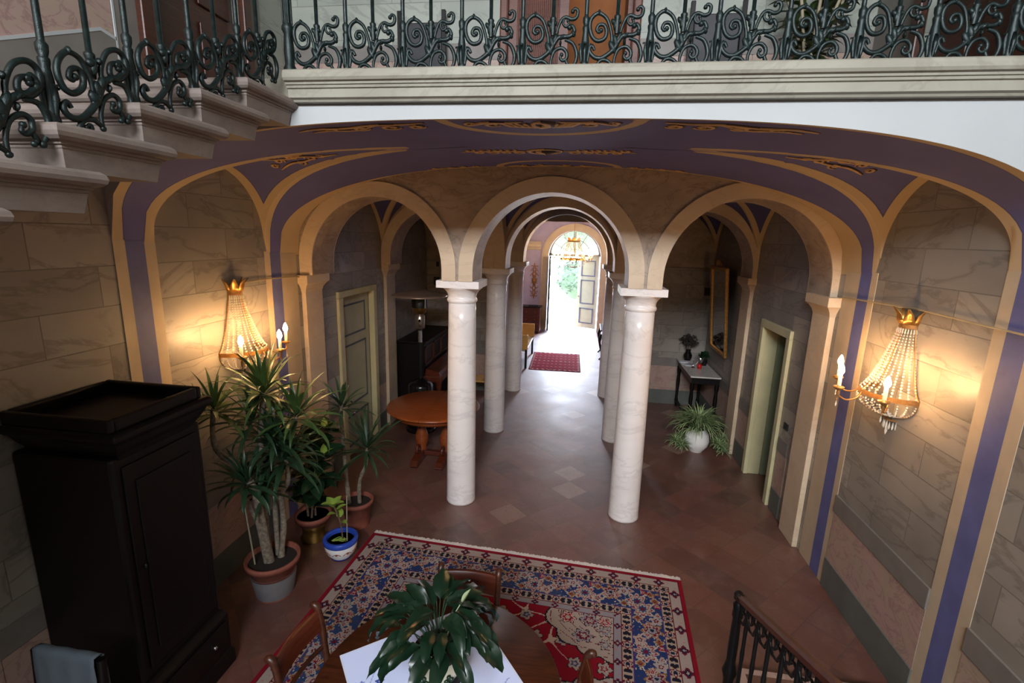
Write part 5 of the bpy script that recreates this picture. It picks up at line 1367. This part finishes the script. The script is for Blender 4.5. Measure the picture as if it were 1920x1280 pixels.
# ---- spider plant
t = thing('spider_plant', 'variegated spider plant spilling over a white round pot by the right wall', 'plant', (1.81, 7.00, 0))
m = MB(); m.lathe([(.09, 0), (.10, .02), (.16, .10), (.175, .18), (.16, .27), (.12, .33), (.13, .35), (.11, .35), (.1, .30)], 36); m.build('pot', 'white_ceramic', t)
m = MB(); m.lathe([(.001, .31), (.105, .31)], 20); m.build('soil', 'soil', t)
r_ = random.Random(23); m = MB()
for i in range(230):
    k = i/229; az = i*2.39996; blade(m, (.06*math.cos(az)*k, .06*math.sin(az)*k, .32), az, 1.45-.95*k+r_.uniform(-.15, .15), r_.uniform(.34, .52), .0095, r_.uniform(1.4, 2.6), 9, .3, .6, True)
m.v = [(min(a, XR-.13-1.81), b, z) for a, b, z in m.v]; m.build('foliage', 'spider_leaf', t, uv=False, fixn=False)
for cx, cy in ((-.26, -.14), (.28, -.16), (-.30, .02), (.06, -.30), (.33, .02)):
    if abs(cx) < .1: continue
    m = MB(); 
    for j in range(3):
        b = Vector((cx+r_.uniform(-.07, .07), cy+r_.uniform(-.07, .07), .10+.05*j))
        for i in range(34): az = i*2.39996; k = i/33; blade(m, b, az, 1.2-1.3*k, r_.uniform(.10, .17), .007, r_.uniform(.8, 1.9), 5, .3, .6, True)
    m.tube([(cx*.3, cy*.3, .33), (cx*.7, cy*.7, .33), (cx, cy, .15)], .003, 5)
    m.build('plantlet', 'spider_leaf', t, uv=False, fixn=False)
# ---- gallery plant
t = thing('gallery_plant', 'leafy shrub in a pot on the gallery near the right end', 'plant', (1.66, 4.45, ZG)); B = Vector((0, 0, 0))
m = MB(); m.lathe([(.14, 0), (.18, .28), (.2, .28), (.2, .33), (.17, .33), (.17, .29)], 24); m.build('pot', 'terracotta_pot', t)
m = MB(); m.lathe([(.001, .30), (.17, .30)], 20); m.build('soil', 'soil', t)
r_ = random.Random(31); m = MB(); bk = MB()
for i in range(7):
    az = i*.9; s_ = spline([(0, 0, .3), (.08*math.cos(az), .08*math.sin(az), .7), (.22*math.cos(az), .22*math.sin(az), 1.1+.1*(i % 3)), (.3*math.cos(az), .3*math.sin(az), 1.5+.1*(i % 2))], 5)
    bk.tube(s_, .012, 6)
    for j in range(3, len(s_)):
        for k in range(4): broad(m, s_[j], r_.uniform(0, 6.3), r_.uniform(-.3, .7), r_.uniform(.12, .2), r_.uniform(.02, .035), .8, 5)
bk.build('stems', 'cane', t); m.build('foliage', 'gallery_leaf', t, uv=False, fixn=False)
# ---- outside
def bush(name, label, x, y, z, r, n, seed):
    t = thing(name, label, 'shrub', (x, y, -.06)); r_ = random.Random(seed); m = MB()
    for i in range(n):
        a, e = r_.uniform(0, 6.3), math.asin(r_.uniform(-.6, 1)); q_ = r*r_.uniform(.75, 1.05)*(1+.15*math.sin(a*3)*math.cos(e*4)); c = (q_*math.cos(a)*math.cos(e), q_*math.sin(a)*math.cos(e), z+q_*math.sin(e))
        broad(m, c, r_.uniform(0, 6.3), r_.uniform(-.5, 1), .16, .045, .6, 3)
    s0 = len(m.v); m.ell((0, 0, z), r*.82, r*.82, r*.8, 20, 14)
    for i in range(s0, len(m.v)):
        a_, b_, c_ = m.v[i]; k_ = 1+.1*math.sin(i*1.7); m.v[i] = (a_*k_, b_*k_, c_)
    m.build('foliage', 'bush_leaf', t, uv=False, fixn=False)
    m = MB()
    for i in range(5): m.tube([(0, 0, 0), (.3*r*math.cos(i*1.26), .3*r*math.sin(i*1.26), z*.6), (.7*r*math.cos(i*1.26), .7*r*math.sin(i*1.26), z)], [.05, .03, .015], 6)
    m.build('stems', 'brown_bark', t)
bush('garden_bush', 'green garden bush seen through the open entrance door', -.15, 22.5, 1.25, 1.15, 1500, 1)
bush('garden_tree', 'leafy garden tree seen through the fanlight over the entrance', -.5, 28, 3.9, 2.0, 2200, 5)
bush('garden_bush', 'second green bush half hidden by the right door leaf', 1.9, 24.6, 1.0, 1.0, 900, 2)

# ================================================================== SMALL FITTINGS
m = MB(); m.box(0, .014, -.05, .05, -.035, .035); m.box(-.003, 0, -.03, .03, -.018, .018); tag(m.build('light_switch', 'black_leather', loc=(XR-.014, 5.40, 1.05), bevel=.003), 'dark light switch plate on the right wall next to the open door', 'switch')
for x, z, w_, h, nmx, lb in ((-2.74, 2.13, .11, .15, 'alarm_box', 'small black box on the back wall of the left aisle'), (-2.72, 2.56, .05, .09, 'switch_plate', 'left of two little dark plates high in the left aisle'), (-2.60, 2.56, .05, .09, 'switch_plate', 'right of two little dark plates high in the left aisle')):
    m = MB(); m.box(-w_/2, w_/2, -.04, 0, -h/2, h/2); y = 9.1 if z < 2.5 else 9.095
    tag(m.build(nmx, 'black_leather', loc=(x, y if z < 2.5 else 9.1, z if z < 2.5 else 2.45), bevel=.004), lb, 'fitting')
m = MB(); m.box(-.05, .05, -.04, 0, -.07, .07); tag(m.build('thermostat', 'black_leather', loc=(2.24, 9.1, 2.14), bevel=.005), 'black thermostat on the back wall beside the tall mirror', 'thermostat')
m = MB(); m.tube([(0, 0, .28), (0, -.015, .1), (.01, -.02, 0), (-.04, -.03, -.04), (-.05, -.03, -.12)], .012, 6); m.ell((0, -.01, .28), .02, .015, .02); tag(m.build('coat_hook', 'black_iron', loc=(-2.42, 9.07, 1.75)), 'black coat hook on the left aisle back wall', 'hook')
for x, y, r in ():
    pass

# ================================================================== GILDED RELIEF ON THE VAULT
def on_vault(pts, x0, y0, m, r, mirror=False, sc=1.0):
    """plane scroll laid against the vault"""
    P = []
    for a, b in pts:
        x, y = x0+(-a if mirror else a)*sc, y0+b*sc; y = min(max(y, YF+.01), YB-.01); P.append((x, y, zc(x, y)-.003))
    N = len(P); m.tube(P, [r*(.45+.75*math.sin(PI*i/(N-1))) for i in range(N)], 6, flat=(0, 0, 1))
def spiral(cx, cy, r, a0, turns, k=1, n=20): return [(cx+r*(1-.75*i/(n-1))*math.cos(a0+k*turns*2*PI*i/(n-1)), cy+r*(1-.75*i/(n-1))*math.sin(a0+k*turns*2*PI*i/(n-1))) for i in range(n)]
def relief(label, build):
    """raised gilding over a darker, slightly offset copy that paints in its shadow"""
    a = MB(); build(a, 1.0, 0); o = a.build('trim_gilding', 'gold_paint', uv=False); struct(o, label)
    b = MB(); build(b, 1.25, .010); c = b.build('painted_shadow', 'dark_paint', o, uv=False); c.location.z = .0035  # wider dark copy, shifted sideways as a painted shadow of the gilding
def cartouche(m, f, sh):
    for sg in (False, True):
        for k in range(5): on_vault([(0, .16), (.03+.035*k, .13-.01*k), (.05+.045*k, .07-.012*k)], XC+.04+sh, YF+.06, m, .024*f, sg)
        on_vault(spiral(.27, .08, .05, 2.6, 1.1, -1), XC+.04+sh, YF+.06, m, .013*f, sg)
        on_vault(q2([(.10, .02), (.2, .03), (.30, .02), (.37, .07), (.42, .11)]), XC+.04+sh, YF+.06, m, .017*f, sg)
        on_vault(spiral(.40, .06, .035, 3.5, 1, 1), XC+.04+sh, YF+.06, m, .010*f, sg)
    on_vault([(-.04, .04), (0, .02), (.04, .04), (.04, .10), (0, .13), (-.04, .10), (-.04, .05)], XC+.04+sh, YF+.06, m, .03*f)
def q2(p): return spline(p, 5)
relief('gilded shell cartouche at the front of the vault', cartouche)
def side_scroll(m, f, sh):
    for mir, x0 in ((True, XC-.62), (False, XC+.70)):
        for c, r in ((.06, .05), (.22, .06), (.40, .05)): on_vault(spiral(c, .17, r, 2.8, 1.3, -1), x0+sh, YF, m, .013*f, mir)
        on_vault(q2([(0, .08), (.14, .10), (.3, .09), (.48, .13), (.66, .11), (.78, .14)]), x0+sh, YF, m, .015*f, mir)
        on_vault(q2([(.3, .12), (.45, .2), (.6, .17), (.72, .19)]), x0+sh, YF, m, .012*f, mir); on_vault(spiral(.58, .15, .035, 0, 1, 1), x0+sh, YF, m, .010*f, mir)
relief('gilded acanthus scrolls on the front band of the vault', side_scroll)
def oval(m, f, sh):
    on_vault([(.12*math.cos(a), .10*math.sin(a)) for a in lin(0, 2*PI, 28)], XC-.01+sh, 3.85, m, .018*f); on_vault([(-.07, 0), (0, 0), (.07, 0)], XC-.01+sh, 3.85, m, .05*f)
    for mir in (False, True):
        for c, r in ((.22, .06), (.32, .05), (.42, .065), (.53, .05)): on_vault(spiral(c, .05, r, 1, 1.1, 1), XC+sh, 3.85, m, .012*f, mir); on_vault(spiral(c+.05, -.05, r*.8, 4, 1, -1), XC+sh, 3.85, m, .011*f, mir)
        on_vault(q2([(.13, 0), (.25, -.01), (.4, .01), (.56, 0), (.66, .03)]), XC+sh, 3.85, m, .011*f, mir)
relief('gilded oval rosette at the crown of the vault', oval)
def lunettes(m, f, sh):
    for mir, x0, y0 in ((True, -2.14, 3.69), (False, 1.55, 3.67)):
        for c, d, r in ((.0, .06, .06), (.14, .0, .06), (-.10, .02, .04), (.27, .08, .05), (.12, .15, .05), (.25, -.06, .05), (.36, .18, .04)): on_vault(spiral(c, d*.8, r*.8, c*9, 1.2, 1 if c > 0 else -1), x0+sh, y0, m, .011*f, mir)
        on_vault(q2([(-.24, .0), (-.1, .02), (.05, -.02), (.2, .03), (.40, .0)]), x0+sh, y0, m, .017*f, mir); on_vault(q2([(-.04, .05), (.08, .10), (.2, .12), (.34, .2)]), x0+sh, y0, m, .015*f, mir); on_vault(q2([(.0, -.07), (.12, -.06), (.3, -.12)]), x0+sh, y0, m, .013*f, mir)
relief('gilded foliage in the two side lunettes of the vault', lunettes)
def back(m, f, sh):
    for mir in (False, True):
        on_vault(q2([(.0, -.12), (.08, -.1), (.2, -.06), (.32, -.1), (.42, -.06)]), XC+sh, YB, m, .012*f, mir); on_vault(spiral(.12, -.16, .04, 0, 1, 1), XC+sh, YB, m, .009*f, mir); on_vault(spiral(.26, -.12, .035, 2, 1, -1), XC+sh, YB, m, .008*f, mir)
        for c in (.72, .85, .98, 1.12): on_vault(spiral(c, -.10, .035, c*7, 1.1, 1), XC+sh, YB, m, .009*f, mir)
        on_vault(q2([(.66, -.08), (.85, -.06), (1.0, -.1), (1.2, -.07)]), XC+sh, YB, m, .009*f, mir)
relief('gilded foliage along the arcade edge of the vault', back)
